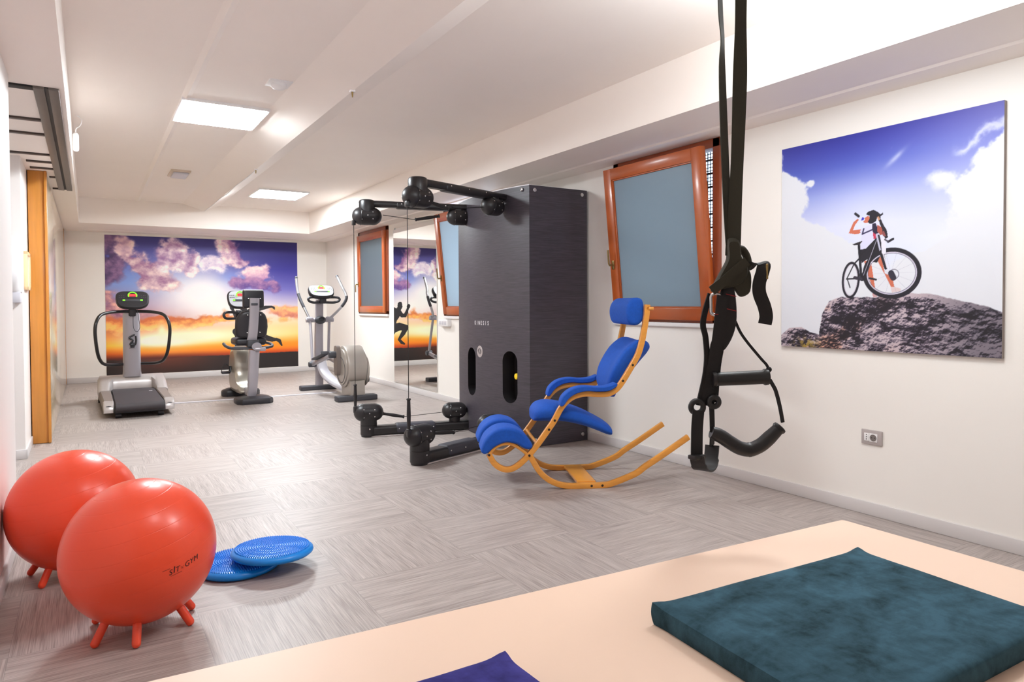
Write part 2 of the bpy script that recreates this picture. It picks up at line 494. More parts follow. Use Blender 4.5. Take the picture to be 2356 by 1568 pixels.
def window(idx, y0, y1, tilt, lever_up):
    w = structure('window_%d' % idx, (XR, (y0 + y1) / 2, WZ0))
    f = 0.062
    b = B()
    for lo, hi in (((3.622, y0, WZ0), (3.72, y0 + f, WZ1)), ((3.622, y1 - f, WZ0), (3.72, y1, WZ1)),
                   ((3.622, y0, WZ1 - f), (3.72, y1, WZ1)), ((3.622, y0, WZ0), (3.72, y1, WZ0 + f * 0.75))):
        b.box(lo, hi, 0.004)
    b.obj('window_frame', M_MERANTI2, w)
    B().box((3.617, y0 + 0.01, 0.998), (3.65, y1 + 0.005, 1.028), 0.004).obj('sill', M_TRIMW, w)
    # sash: built upright, then tipped into the room about its bottom edge
    a0, a1, z0, z1, q = y0 + 0.045, y1 - 0.04, WZ0 + 0.02, WZ1 - 0.058, 0.088
    hinge = Vector((3.64, 0, z0))
    M = Matrix.Translation(hinge) @ Matrix.Rotation(-math.radians(tilt), 4, 'Y') @ Matrix.Translation(-hinge)
    xs0, xs1 = 3.596, 3.648
    b = B()
    for lo, hi in (((xs0, a0, z0), (xs1, a0 + q, z1)), ((xs0, a1 - q, z0), (xs1, a1, z1)),
                   ((xs0, a0 + q - .002, z1 - q), (xs1, a1 - q + .002, z1)), ((xs0, a0 + q - .002, z0), (xs1, a1 - q + .002, z0 + q))):
        b.box(lo, hi, 0.005, 2, M)
    for lo, hi in (((xs0 + .01, a0 + q - .003, z0 + q), (xs1 - .008, a0 + q + .009, z1 - q)), ((xs0 + .01, a1 - q - .009, z0 + q), (xs1 - .008, a1 - q + .003, z1 - q)),
                   ((xs0 + .01, a0 + q, z1 - q - .009), (xs1 - .008, a1 - q, z1 - q + .003)), ((xs0 + .01, a0 + q, z0 + q - .003), (xs1 - .008, a1 - q, z0 + q + .009))):
        b.box(lo, hi, 0.003, 1, M)
    b.obj('sash', M_MERANTI, w)
    B().box((xs0 + .022, a0 + q - .004, z0 + q - .004), (xs0 + .028, a1 - q + .004, z1 - q + .004), 0, 1, M).obj('pane', M_FROST, w, smooth=False)
    h = B(); yy, zz = a1 - 0.042, z0 + 0.43
    h.box((xs0 - .008, yy - .013, zz - .035), (xs0, yy + .013, zz + .035), .003, 2, M)
    e = 1 if lever_up else -1
    P = [(xs0 - .006, yy, zz), (xs0 - .04, yy, zz), (xs0 - .046, yy, zz + .012 * e), (xs0 - .046, yy, zz + .12 * e)]
    h.tube([M @ Vector(p) for p in P], 0.008, 8)
    h.obj('window_handle', M_BRASS, w)
    return w
window(1, WIN[0][0], WIN[0][1], 0.6, False)
window(2, WIN[1][0], WIN[1][1], 6.0, True)
window(3, WIN[2][0], WIN[2][1], 5.6, True)
# metal security mesh outside the open window
b = B()
y0, y1 = WIN[2]
for i in range(int((y1 - y0) / 0.024) + 1):
    b.box((3.80, y0 + i * 0.024, WZ0), (3.806, y0 + i * 0.024 + 0.0055, WZ1))
for i in range(int((WZ1 - WZ0) / 0.024) + 1):
    h = 0.014 if i % 4 == 0 else 0.0045
    b.box((3.798, y0, WZ0 + i * 0.024), (3.806, y1, min(WZ1, WZ0 + i * 0.024 + h)))
o = b.obj('window_mesh', mat('dark metal mesh', (22, 24, 34), 0.6), smooth=False)
place(o, (3.80, (y0 + y1) / 2, WZ0)); tag(o, 'dark metal security mesh outside the large tilted-open window', 'mesh')

# ------------------------------------------------------------------ mirror
def mirror_mat():
    m = bpy.data.materials.new('mirror glass'); m.use_nodes = True
    b = m.node_tree.nodes['Principled BSDF']
    b.inputs['Base Color'].default_value = (0.88, 0.89, 0.87, 1); b.inputs['Metallic'].default_value = 1; b.inputs['Roughness'].default_value = 0.0
    return m
t = thing('wall_mirror', 'tall frameless mirror on the right wall between two windows', 'mirror', (3.638, 8.31, 0.088))
B().box((3.634, 7.618, 0.0885), (3.6435, 9.0, 2.215), 0.0015, 1).obj('mirror_glass', mirror_mat(), t, smooth=False)
M_CLIP = mat('clear clip', (200, 200, 200), 0.2)
for y in (7.68, 8.94):
    B().box((3.628, y - .012, 2.20), (3.6438, y + .012, 2.225), .003).obj('mirror_clip', M_CLIP, t)

# ------------------------------------------------------------------ printed pictures (painted per vertex on a fine grid)
def _hash(ix, iy, seed):
    n = (ix.astype(np.int64) * 374761393 + iy.astype(np.int64) * 668265263 + seed * 982451653) & 0xffffffff
    n = ((n ^ (n >> 13)) * 1274126177) & 0xffffffff
    return ((n ^ (n >> 16)) & 0xffff) / 65535.0
def vnoise(x, y, seed):
    ix, iy = np.floor(x), np.floor(y); fx, fy = x - ix, y - iy
    fx = fx * fx * (3 - 2 * fx); fy = fy * fy * (3 - 2 * fy)
    a = _hash(ix, iy, seed); b_ = _hash(ix + 1, iy, seed); c = _hash(ix, iy + 1, seed); d_ = _hash(ix + 1, iy + 1, seed)
    return (a * (1 - fx) + b_ * fx) * (1 - fy) + (c * (1 - fx) + d_ * fx) * fy
def fbm(x, y, seed, octs=5, gain=0.5):
    s = 0; a = 0.5; tot = 0
    for i in range(octs):
        s = s + a * vnoise(x * 2 ** i + 17.3 * i, y * 2 ** i - 9.1 * i, seed + i); tot += a; a *= gain
    return s / tot
def smooth(e0, e1, x):
    t_ = np.clip((x - e0) / (e1 - e0), 0, 1); return t_ * t_ * (3 - 2 * t_)
class Canvas:
    """RGB (0-255) picture sampled on a grid of w x h metres; helpers draw in the (a, b) unit square."""
    def __init__(s, w, h, nx, ny):
        s.w, s.h, s.nx, s.ny = w, h, nx, ny
        a, b_ = np.linspace(0, 1, nx), np.linspace(0, 1, ny)
        s.a, s.b = np.meshgrid(a, b_); s.x, s.y = s.a * w, s.b * h
        s.c = np.zeros((ny, nx, 3))
    def mix(s, m, col):
        m = np.clip(m, 0, 1)[..., None]; s.c = s.c * (1 - m) + np.array(col, float) * m
    def poly(s, pts, col, al=1.0):
        ins = np.zeros(s.a.shape, bool); n = len(pts)
        for i in range(n):
            (x0, y0), (x1, y1) = pts[i], pts[(i + 1) % n]
            if y0 == y1: continue
            cond = ((y0 > s.b) != (y1 > s.b)) & (s.a < (x1 - x0) * (s.b - y0) / (y1 - y0) + x0)
            ins ^= cond
        s.mix(ins * al, col); return ins
    def stroke(s, pts, r, col, al=1.0):
        R = r if isinstance(r, (list, tuple)) else [r] * len(pts)
        for i in range(len(pts) - 1):
            x0, y0, x1, y1 = pts[i][0] * s.w, pts[i][1] * s.h, pts[i + 1][0] * s.w, pts[i + 1][1] * s.h
            dx, dy = x1 - x0, y1 - y0; L2 = dx * dx + dy * dy + 1e-12
            t_ = np.clip(((s.x - x0) * dx + (s.y - y0) * dy) / L2, 0, 1)
            d_ = np.hypot(s.x - x0 - t_ * dx, s.y - y0 - t_ * dy); rr = R[i] + (R[i + 1] - R[i]) * t_
            s.mix(smooth(rr + 0.0012, rr - 0.0012, d_) * al, col)
    def ring(s, c, rx, ry, wd, col, al=1.0, rot=0.0):
        ca, sa = math.cos(rot), math.sin(rot)
        u = (s.x - c[0] * s.w); v = (s.y - c[1] * s.h); u, v = u * ca + v * sa, -u * sa + v * ca
        q = np.hypot(u / rx, v / ry); d_ = np.abs(q - 1) * min(rx, ry) * (0.5 + 0.5 * max(rx, ry) / min(rx, ry))
        s.mix(smooth(wd + 0.0015, wd - 0.0015, np.abs(q - 1) * (rx * ry) / np.maximum(np.hypot(u / rx * ry, v / ry * rx) / np.maximum(q, 1e-6), 1e-6)) * al, col)
    def mesh(s, name, m, parent, fn):
        idx = np.arange(s.nx * s.ny).reshape(s.ny, s.nx)
        q = np.stack([idx[:-1, :-1], idx[:-1, 1:], idx[1:, 1:], idx[1:, :-1]], -1).reshape(-1, 4)
        co = np.stack(fn(s.x, s.y), -1).reshape(-1, 3) - np.array(LOC[parent])
        me = bpy.data.meshes.new(name)
        me.vertices.add(len(co)); me.vertices.foreach_set('co', co.ravel())
        me.loops.add(q.size); me.loops.foreach_set('vertex_index', q.ravel().astype(np.int32))
        me.polygons.add(len(q)); me.polygons.foreach_set('loop_start', (np.arange(len(q)) * 4).astype(np.int32))
        me.update(calc_edges=True)
        k = np.clip(s.c, 0, 255) / 255; l = np.where(k <= 0.04045, k / 12.92, ((k + 0.055) / 1.055) ** 2.4).reshape(-1, 3)
        at = me.color_attributes.new('print', 'FLOAT_COLOR', 'POINT')
        at.data.foreach_set('color', np.concatenate([l, np.ones((len(l), 1))], 1).ravel().astype(np.float32))
        o = bpy.data.objects.new(name, me); COL.objects.link(o); o.parent = parent; LOC[o] = LOC[parent]
        me.materials.append(m); return o
def print_mat(name, rough):
    m = bpy.data.materials.new(name); m.use_nodes = True; nt = m.node_tree
    a = nd(nt, 'ShaderNodeVertexColor', layer_name='print')
    nt.links.new(a.outputs['Color'], nt.nodes['Principled BSDF'].inputs['Base Color'])
    nt.nodes['Principled BSDF'].inputs['Roughness'].default_value = rough
    return m
M_PRINT = print_mat('matt photographic print', 0.5)

# --- sunset with a runner, covering the middle of the back wall
MX0, MX1, MZ0, MZ1 = 0.232, 3.13, 0.095, 2.252
cv = Canvas(MX1 - MX0, MZ1 - MZ0, 540, 400)
a, bb = cv.a, cv.b
wob = fbm(a * 4, bb * 4, 3) - 0.5
wx, wy = a + 0.10 * wob, bb + 0.10 * (fbm(a * 4 + 7, bb * 4, 5) - 0.5)
# clear sky: indigo above, light near the horizon
def grad(v, stops):
    out = np.zeros(v.shape + (3,))
    xs = [q[0] for q in stops]
    for k in range(3): out[..., k] = np.interp(v, xs, [q[1][k] for q in stops])
    return out
left = grad(bb, [(0, (40, 24, 24)), (0.115, (90, 34, 22)), (0.15, (205, 88, 18)), (0.21, (250, 176, 30)), (0.27, (226, 128, 46)), (0.36, (190, 104, 84)), (0.5, (156, 128, 160)), (0.66, (120, 140, 200)), (0.8, (92, 96, 176)), (1, (52, 44, 112))])
right = grad(bb, [(0, (40, 24, 24)), (0.115, (190, 60, 22)), (0.18, (244, 130, 24)), (0.26, (252, 196, 90)), (0.36, (246, 214, 170)), (0.5, (208, 196, 214)), (0.62, (116, 112, 190)), (0.78, (58, 54, 150)), (1, (42, 36, 104))])
m = smooth(0.25, 0.85, a)[..., None]
cv.c = left * (1 - m) + right * m
# big pale glow in the middle of the sky
g = np.exp(-(((wx - 0.46) / 0.25) ** 2 + ((wy - 0.58) / 0.21) ** 2)); cv.mix(g * 1.0, (250, 244, 240))
g = np.exp(-(((wx - 0.62) / 0.20) ** 2 + ((wy - 0.47) / 0.10) ** 2)); cv.mix(g * 0.85, (244, 236, 228))
g = np.exp(-(((wx - 0.12) / 0.09) ** 2 + ((wy - 0.70) / 0.10) ** 2)); cv.mix(g * 0.6, (120, 150, 214))
g = np.exp(-(((wx - 0.62) / 0.07) ** 2 + ((wy - 0.72) / 0.06) ** 2)); cv.mix(g * 0.55, (110, 140, 220))
NA, NB = fbm(a * 9, bb * 8, 101, 6, 0.58) - 0.5, fbm(a * 22 + 5, bb * 20, 131, 5, 0.6) - 0.5
wax = a + 0.09 * (fbm(a * 7, bb * 7, 301, 4) - 0.5); wbx = bb + 0.11 * (fbm(a * 7 + 4, bb * 7, 311, 4) - 0.5)
def clouds(blobs, light, dark, lx_, ly_, amp=1.0, al=1.0, lo=0.24, hi=0.72, gain=2.6):
    """blobs: (a, b, ra, rb, weight); lit from the direction (lx_, ly_)"""
    D = 0
    for ca, cb, ra, rb, wt in blobs:
        D = D + 0.8 * wt * np.exp(-(((wax - ca) / (ra * 1.3)) ** 2 + ((wbx - cb) / (rb * 1.3)) ** 2))
    D = np.minimum(D, 1.1) + amp * (NA * 1.9 + NB * 0.65) * np.clip(D * 2.0, 0, 1)
    sx, sy = int(round(lx_ * 16)), int(round(ly_ * 16))
    Ds = np.roll(np.roll(D, -sx, axis=1), -sy, axis=0)
    lit = np.clip(0.42 + gain * (D - Ds) * 0.35 + NB * 0.9, 0, 1)[..., None]
    k = smooth(lo, hi, D)[..., None] * al
    col = np.array(dark, float) * (1 - lit) + np.array(light, float) * lit
    cv.c = cv.c * (1 - k) + col * k
clouds([(0.0, 0.92, .08, .12, 1), (0.05, 0.80, .08, .08, .8), (0.0, 0.74, .05, .08, .7)], (150, 112, 150), (64, 46, 88), .6, -.3)
clouds([(0.085, 0.955, .035, .045, 1), (0.11, 0.90, .03, .035, .8)], (252, 224, 214), (186, 146, 170), .3, -.5)
clouds([(0.14, 0.86, .04, .05, .9), (0.17, 0.77, .05, .06, 1), (0.22, 0.70, .07, .06, 1), (0.29, 0.66, .07, .05, .9), (0.27, 0.60, .06, .05, .6)], (254, 234, 222), (160, 112, 146), .7, -.5)
clouds([(0.33, 0.90, .06, .07, 1), (0.37, 0.83, .06, .07, 1), (0.33, 0.77, .07, .06, .9), (0.42, 0.86, .03, .05, .7)], (255, 240, 234), (160, 116, 160), .5, -.6)
clouds([(0.46, 0.83, .022, .045, .9), (0.485, 0.77, .025, .05, .8), (0.54, 0.82, .03, .04, .9), (0.57, 0.76, .03, .045, .8), (0.50, .86, .02, .02, .7)], (255, 250, 248), (214, 194, 218), -.4, -.5)
clouds([(0.61, 0.97, .05, .06, 1), (0.64, 0.88, .05, .06, 1), (0.69, 0.84, .06, .04, .9), (0.64, 0.80, .04, .04, .7)], (255, 230, 224), (152, 104, 152), -.6, -.4)
clouds([(0.76, 0.75, .055, .05, 1), (0.72, 0.71, .05, .045, .9), (0.80, 0.71, .04, .04, .8)], (255, 226, 222), (196, 142, 182), -.4, .6)
clouds([(0.68, 0.64, .07, .035, .9), (0.76, 0.65, .09, .04, .9), (0.86, 0.64, .08, .03, .7)], (190, 140, 176), (104, 76, 146), -.6, .5)
clouds([(0.02, 0.58, .05, .04, .9), (0.03, 0.50, .07, .045, 1), (0.10, 0.46, .07, .04, .7), (0.20, 0.50, .07, .05, .6)], (244, 186, 170), (126, 78, 110), .6, .3)
clouds([(0.03, 0.36, .07, .05, .9), (0.13, 0.35, .08, .04, .9), (0.24, 0.38, .09, .045, .9), (0.35, 0.36, .09, .045, 1), (0.45, 0.37, .08, .045, 1), (0.55, 0.40, .07, .05, 1), (0.62, 0.43, .04, .04, .8)], (255, 186, 96), (206, 108, 62), .2, -.6)
clouds([(0.88, 0.47, .05, .045, .9), (0.92, 0.43, .06, .04, 1), (0.99, 0.42, .06, .035, .9)], (255, 190, 126), (206, 122, 106), -.3, .6)
clouds([(0.90, 0.37, .10, .025, .8), (0.75, 0.34, .06, .02, .5)], (255, 202, 130), (236, 150, 84), -.3, .3)
# sunburst on the horizon
g = np.exp(-(((a - 0.27) / 0.17) ** 2 + ((bb - 0.235) / 0.06) ** 2)); cv.mix(g * 1.4, (255, 250, 232))
g = np.exp(-(((a - 0.45) / 0.28) ** 2 + ((bb - 0.265) / 0.06) ** 2)); cv.mix(g * 1.1, (255, 242, 200))
g = np.exp(-(((a - 0.80) / 0.26) ** 2 + ((bb - 0.27) / 0.05) ** 2)); cv.mix(g * 0.6, (255, 236, 196))
g = np.exp(-(((a - 0.264) / 0.018) ** 2 + ((bb - 0.31) / 0.045) ** 2)); cv.mix(g * 0.85, (255, 244, 200))
g = np.exp(-((bb - 0.17) / 0.03) ** 2); cv.mix(g * 0.65 * smooth(0.0, 0.2, a), (246, 150, 30))
cv.c = np.clip((cv.c - 128) * 1.10 + 136, 0, 255)
# dark hills
hill = np.interp(a, [0, .1, .32, .42, .62, .83, 1], [.109, .103, .104, .112, .110, .118, .117]) + 0.006 * (fbm(a * 60, bb * 0, 31) - 0.5)
k = smooth(hill + 0.004, hill - 0.002, bb); warm = np.exp(-((a - 0.3) / 0.22) ** 2)[..., None]
gcol = np.array((38, 30, 30)) * (1 - warm * 0.8) + np.array((120, 54, 34)) * warm * 0.8 * (0.45 + 0.55 * np.clip(bb / 0.1, 0, 1))[..., None]
cv.c = cv.c * (1 - k[..., None]) + gcol * k[..., None]
# runner in silhouette, seen from behind the machines
def mp(x, z): return ((x - MX0) / (MX1 - MX0), (z - MZ0) / (MZ1 - MZ0))
SIL = (38, 34, 38)
RX = 0.12
def q_(x, z): return mp(x + RX, z)
cv.poly([q_(*q) for q in [(2.06, 1.19), (2.075, 1.215), (2.11, 1.22), (2.145, 1.19), (2.155, 1.13), (2.14, 1.085), (2.10, 1.07), (2.065, 1.085), (2.05, 1.12)]], SIL)
cv.stroke([q_(2.115, 1.10), q_(2.15, 1.02)], [0.042, 0.06], SIL)
cv.poly([q_(*q) for q in [(2.07, 1.04), (2.13, 1.075), (2.20, 1.105), (2.28, 1.11), (2.31, 1.06), (2.30, 0.96), (2.26, 0.86), (2.28, 0.78), (2.34, 0.70), (2.34, 0.60), (2.24, 0.66), (2.20, 0.76), (2.165, 0.86), (2.10, 0.95)]], SIL)
cv.stroke([q_(2.10, 1.00), q_(2.06, 0.955), q_(2.00, 0.955), q_(1.965, 1.03), q_(1.93, 1.11)], [0.042, 0.038, 0.036, 0.026, 0.022], SIL)
cv.stroke([q_(1.93, 1.12), q_(1.925, 1.14)], 0.034, SIL)
cv.stroke([q_(2.24, 1.075), q_(2.34, 1.10), q_(2.46, 1.125), mp(2.68, 1.14), mp(2.73, 1.125)], [0.045, 0.042, 0.03, 0.019, 0.013], SIL)
cv.stroke([mp(2.70, 1.13), mp(2.735, 1.10)], 0.012, SIL)
cv.stroke([q_(2.28, 0.70), q_(2.12, 0.745), q_(1.985, 0.725)], [0.09, 0.075, 0.055], SIL)
cv.stroke([q_(1.985, 0.72), q_(2.04, 0.62), q_(2.12, 0.51)], [0.052, 0.046, 0.026], SIL)
cv.stroke([q_(2.125, 0.50), q_(2.07, 0.44), q_(2.02, 0.415)], [0.026, 0.03, 0.018], SIL)
cv.stroke([q_(2.28, 0.67), q_(2.40, 0.62), mp(2.58, 0.61), mp(2.69, 0.575), mp(2.77, 0.57)], [0.09, 0.075, 0.05, 0.04, 0.022], SIL)
cv.stroke([mp(2.76, 0.575), mp(2.81, 0.55), mp(2.85, 0.47)], [0.026, 0.03, 0.014], SIL)
t = thing('wall_mural', 'wide sunset mural with a running silhouette covering the back wall', 'mural', ((MX0 + MX1) / 2, YB - 0.006, MZ0))
cv.mesh('mural_print', M_PRINT, t, lambda x, y: (MX0 + x, np.full_like(x, YB - 0.006), MZ0 + y))
B().box((MX0 + .001, YB - 0.0055, MZ0 + .001), (MX1 - .001, YB + 0.001, MZ1 - .001)).obj('backing_sheet', M_TRIMW, t, smooth=False)

# --- cyclist on a rock, on the right wall
PY0, PY1, PZ0, PZ1 = 2.703, 1.508, 0.904, 2.102
cv = Canvas(PY0 - PY1, PZ1 - PZ0, 470, 470)
a, bb = cv.a, cv.b
top = grad(bb, [(0, (222, 225, 234)), (0.45, (222, 226, 238)), (0.58, (222, 224, 242)), (0.72, (168, 176, 226)), (0.86, (96, 108, 190)), (1, (62, 62, 156))])
rt_ = grad(bb, [(0, (238, 240, 244)), (0.5, (232, 234, 244)), (0.7, (196, 200, 232)), (0.88, (136, 140, 204)), (1, (104, 98, 172))])
k = smooth(0.3, 1.0, a)[..., None]; cv.c = top * (1 - k) + rt_ * k
g = np.exp(-(((a - 0.42) / 0.22) ** 2 + ((bb - 0.60) / 0.16) ** 2)); cv.mix(g * 0.55, (226, 228, 244))
CLOUDW = (229, 230, 234)
n = fbm(a * 14, bb * 14, 51, 5, 0.6) - 0.5; n2 = fbm(a * 34, bb * 34, 77, 4) - 0.5
lx = np.interp(bb, [0.0, .45, .50, .55, .60, .66, .72, .77, .80, .84, .865, .895], [0.60, 0.52, 0.36, 0.30, 0.19, 0.13, 0.145, 0.115, 0.14, 0.11, 0.06, 0.0])
cv.mix(smooth(-0.012, 0.018, lx - a + n * 0.10 + n2 * 0.03), CLOUDW)
g = np.exp(-(((a - 0.165) / 0.02) ** 2 + ((bb - 0.805) / 0.018) ** 2)); cv.mix(smooth(0.3, 0.7, g + n * 0.9), CLOUDW)
rx = np.interp(bb, [0.0, .40, .44, .50, .56, .61, .66, .70, .74, .78, .82, .86, .89, .90], [0.42, 0.55, 0.70, 0.80, 0.80, 0.80, 0.80, 0.80, 0.86, 0.88, 0.91, 0.95, 1.0, 1.05])
cv.mix(smooth(-0.014, 0.022, a - rx + n * 0.10 + n2 * 0.04), CLOUDW)
g = np.exp(-(((a - 0.775) / 0.065) ** 2 + ((bb - 0.735) / 0.042) ** 2)); cv.mix(smooth(0.25, 0.75, g + n * 0.9) * 0.92, CLOUDW)
d_ = np.abs((bb - 0.83) - 0.42 * (a - 0.82) + 0.1 * n); g = np.exp(-(d_ / 0.02) ** 2) * smooth(0.80, 0.86, a); cv.mix(g * 0.75, CLOUDW)
u = ((a - 0.58) * 0.78 + (bb - 0.855) * 0.62) / 0.045; v = (-(a - 0.58) * 0.62 + (bb - 0.855) * 0.78) / 0.011
cv.mix(np.exp(-(u * u + v * v)) * 0.8 * (0.7 + n), CLOUDW)
# rock
rock = np.interp(a, [.205, .216, .229, .265, .327, .428, .509, .586, .646, .731, .806, .878, .947, 1], [0.0, .089, .165, .223, .247, .242, .245, .252, .262, .254, .238, .22, .199, .178])
rock = np.maximum(rock + 0.012 * (fbm(a * 40, bb * 0, 61) - 0.5), np.interp(a, [0, .048, .117, .165, .221, .24, .26], [.056, .093, .099, .075, .064, .05, 0]))
k = smooth(rock + 0.003, rock - 0.003, bb)
uu, vv = a * 9 + 0.5 * (fbm(a * 5, bb * 5, 201) - .5), bb * 12 + a * 2.2
r1 = fbm(uu, vv, 71, 6, 0.55); r2 = fbm(a * 4 + 3, bb * 6, 83, 3); r3 = fbm(a * 45, bb * 50, 211, 4)
gx = np.gradient(r1, axis=1) * 90; gy = np.gradient(r1, axis=0) * 90
shade = 0.50 + (r1 - 0.5) * 1.1 + (-gx * 0.5 + gy) * 0.42 + (r2 - 0.5) * 0.8 + (r3 - 0.5) * 0.5 + 0.25 * smooth(0.03, 0.0, rock - bb)
pits = smooth(0.40, 0.32, fbm(a * 13 + 9, bb * 16, 221, 4)); shade = np.clip(shade - pits * 0.45, 0, 1)
lo, hi = np.array((40, 28, 36)), np.array((206, 190, 190))
rc = lo + (hi - lo) * shade[..., None]
warm = (smooth(0.48, 0.66, fbm(a * 7, bb * 8, 91)) * smooth(0.66, 0.28, a))[..., None]; rc = rc * (1 - warm) + rc * np.array((1.10, 0.94, 0.76)) * warm
rc = rc * (1 - 0.30 * smooth(0.62, 0.95, a))[..., None]
cv.c = cv.c * (1 - k[..., None]) + rc * k[..., None]
g = np.exp(-(((a - 0.14) / 0.06) ** 2 + ((bb - 0.015) / 0.03) ** 2)) * smooth(0.42, 0.6, fbm(a * 70, bb * 40, 95, 3)); cv.mix(g, (176, 150, 60))
# cyclist and bicycle
SK, BK, JR = (214, 128, 90), (40, 34, 40), (222, 220, 240)
cv.poly([(.438, .413), (.472, .405), (.492, .286), (.496, .25), (.482, .25), (.478, .292), (.46, .342)], SK)
cv.poly([(.498, .415), (.519, .425), (.536, .35), (.568, .335), (.58, .284), (.568, .281), (.545, .327), (.525, .365)], SK)
cv.poly([(.562, .29), (.58, .288), (.608, .28), (.605, .268), (.568, .264)], (226, 208, 204))
cv.poly([(.482, .262), (.496, .262), (.502, .245), (.482, .242)], (214, 176, 170))
cv.poly([(.407, .606), (.388, .593), (.376, .57), (.364, .543), (.395, .536), (.424, .538), (.424, .556), (.385, .556), (.396, .58), (.413, .6)], SK)
cv.stroke([(.396, .63), (.412, .617)], 0.007, BK)
cv.poly([(.425, .602), (.431, .612), (.438, .606), (.436, .595), (.424, .596)], (80, 70, 190))
cv.poly([(.458, .614), (.466, .602), (.456, .582), (.436, .585), (.434, .592), (.443, .596), (.44, .606)], SK)
cv.poly([(.418, .55), (.44, .561), (.473, .577), (.505, .583), (.5, .561), (.485, .537), (.496, .507), (.471, .48), (.453, .467), (.42, .462), (.427, .524)], JR)
cv.poly([(.476, .575), (.492, .579), (.502, .553), (.505, .520), (.491, .528), (.478, .54)], (58, 44, 66))
cv.poly([(.48, .537), (.493, .527), (.497, .505), (.483, .507)], (206, 74, 96))
cv.stroke([(.430, .533), (.437, .557)], 0.004, (70, 60, 90)); cv.stroke([(.431, .534), (.477, .549)], 0.004, (70, 60, 90))
cv.poly([(.5, .57), (.52, .556), (.532, .53), (.515, .52), (.50, .54)], (186, 104, 80))
cv.poly([(.503, .602), (.512, .60), (.52, .585), (.531, .561), (.543, .543), (.549, .509), (.538, .502), (.526, .525), (.522, .55), (.512, .57)], (48, 40, 46))
cv.poly([(.52, .535), (.53, .54), (.54, .515), (.527, .515)], (160, 96, 84))
cv.poly([(.448, .624), (.458, .633), (.482, .638), (.5, .628), (.514, .614), (.525, .621), (.527, .613), (.515, .605), (.515, .594), (.5, .602), (.494, .586), (.478, .577), (.464, .577), (.455, .586), (.464, .6), (.463, .614), (.449, .62)], BK)
cv.poly([(.498, .604), (.507, .606), (.513, .592), (.505, .585)], (206, 160, 120))
cv.poly([(.42, .463), (.453, .467), (.471, .48), (.5, .502), (.518, .448), (.516, .431), (.501, .4), (.478, .402), (.454, .417), (.429, .401), (.419, .431)], (44, 36, 42))
w, h = cv.w, cv.h
rcx, rry = 0.375, 0.325
cv.ring((rcx, rry), 0.046, 0.095, 0.0065, BK, 1, -0.07); cv.ring((rcx, rry), 0.038, 0.084, 0.0022, (214, 206, 214), 1, -0.07)
fx, fy = 0.564, 0.349
cv.ring((fx, fy), 0.145, 0.124, 0.0115, BK, 1, -0.05); cv.ring((fx, fy), 0.1305, 0.110, 0.003, (220, 214, 226)); cv.ring((fx, fy), 0.1265, 0.106, 0.0012, (90, 84, 96))
for q in range(14):
    an = q * 2 * PI / 14; cv.stroke([(fx, fy), (fx + math.cos(an) * 0.125 / w, fy + math.sin(an) * 0.105 / h)], 0.0004, (150, 146, 160), 0.5)
cv.ring((fx + 0.012, fy - 0.005), 0.026, 0.026, 0.0018, (120, 112, 122), 0.9)
cv.stroke([(fx, fy), (fx + 0.01, fy - 0.02)], 0.016, (64, 56, 64))
cv.stroke([(.498, .507), (.419, .433)], 0.005, (36, 30, 36)); cv.stroke([(.500, .504), (.433, .33)], [0.010, 0.013], (36, 30, 36)); cv.stroke([(.497, .50), (.437, .345)], 0.0015, (200, 196, 206))
cv.stroke([(.414, .484), (.427, .325)], 0.007, (36, 30, 36)); cv.stroke([(.425, .331), (.355, .33)], 0.004, BK); cv.stroke([(.392, .4), (.355, .33)], 0.003, BK); cv.stroke([(.414, .42), (.392, .4)], 0.004, BK)
cv.poly([(.382, .49), (.407, .497), (.432, .503), (.417, .484), (.389, .486)], (58, 44, 44))
cv.stroke([(.5, .524), (.518, .454)], [0.008, 0.009], (206, 204, 220)); cv.stroke([(.507, .52), (.521, .46)], 0.005, BK); cv.stroke([(.520, .445), (.540, .373)], [0.012, 0.008], BK); cv.stroke([(.527, .44), (.546, .375)], 0.003, (226, 222, 230))
cv.stroke([(.528, .50), (.531, .445)], 0.012, (232, 230, 238))
cv.stroke([(.55, .489), (.572, .50)], 0.006, BK); cv.stroke([(.535, .5), (.55, .49)], 0.004, (90, 80, 86))
cv.stroke([(.466, .33), (.496, .323)], 0.005, BK); cv.stroke([(.395, .335), (.425, .328)], 0.009, (70, 60, 66)); cv.stroke([(.36, .325), (.372, .29)], 0.003, BK)
cv.c = 255 * (np.clip(cv.c, 0, 255) / 255) ** np.array([1.28, 1.24, 1.10])
t = thing('wall_picture', 'large frameless photo panel of a cyclist on a rock, on the right wall', 'picture', (XR - 0.02, (PY0 + PY1) / 2, PZ0))
cv.mesh('photo_print', M_PRINT, t, lambda x, y: (np.full_like(x, XR - 0.0225), PY0 - x, PZ0 + y))
B().box((XR - 0.022, PY1, PZ0), (XR + 0.0002, PY0, PZ1)).obj('backing_board', mat('grey board edge', (150, 138, 132), 0.5), t, smooth=False)

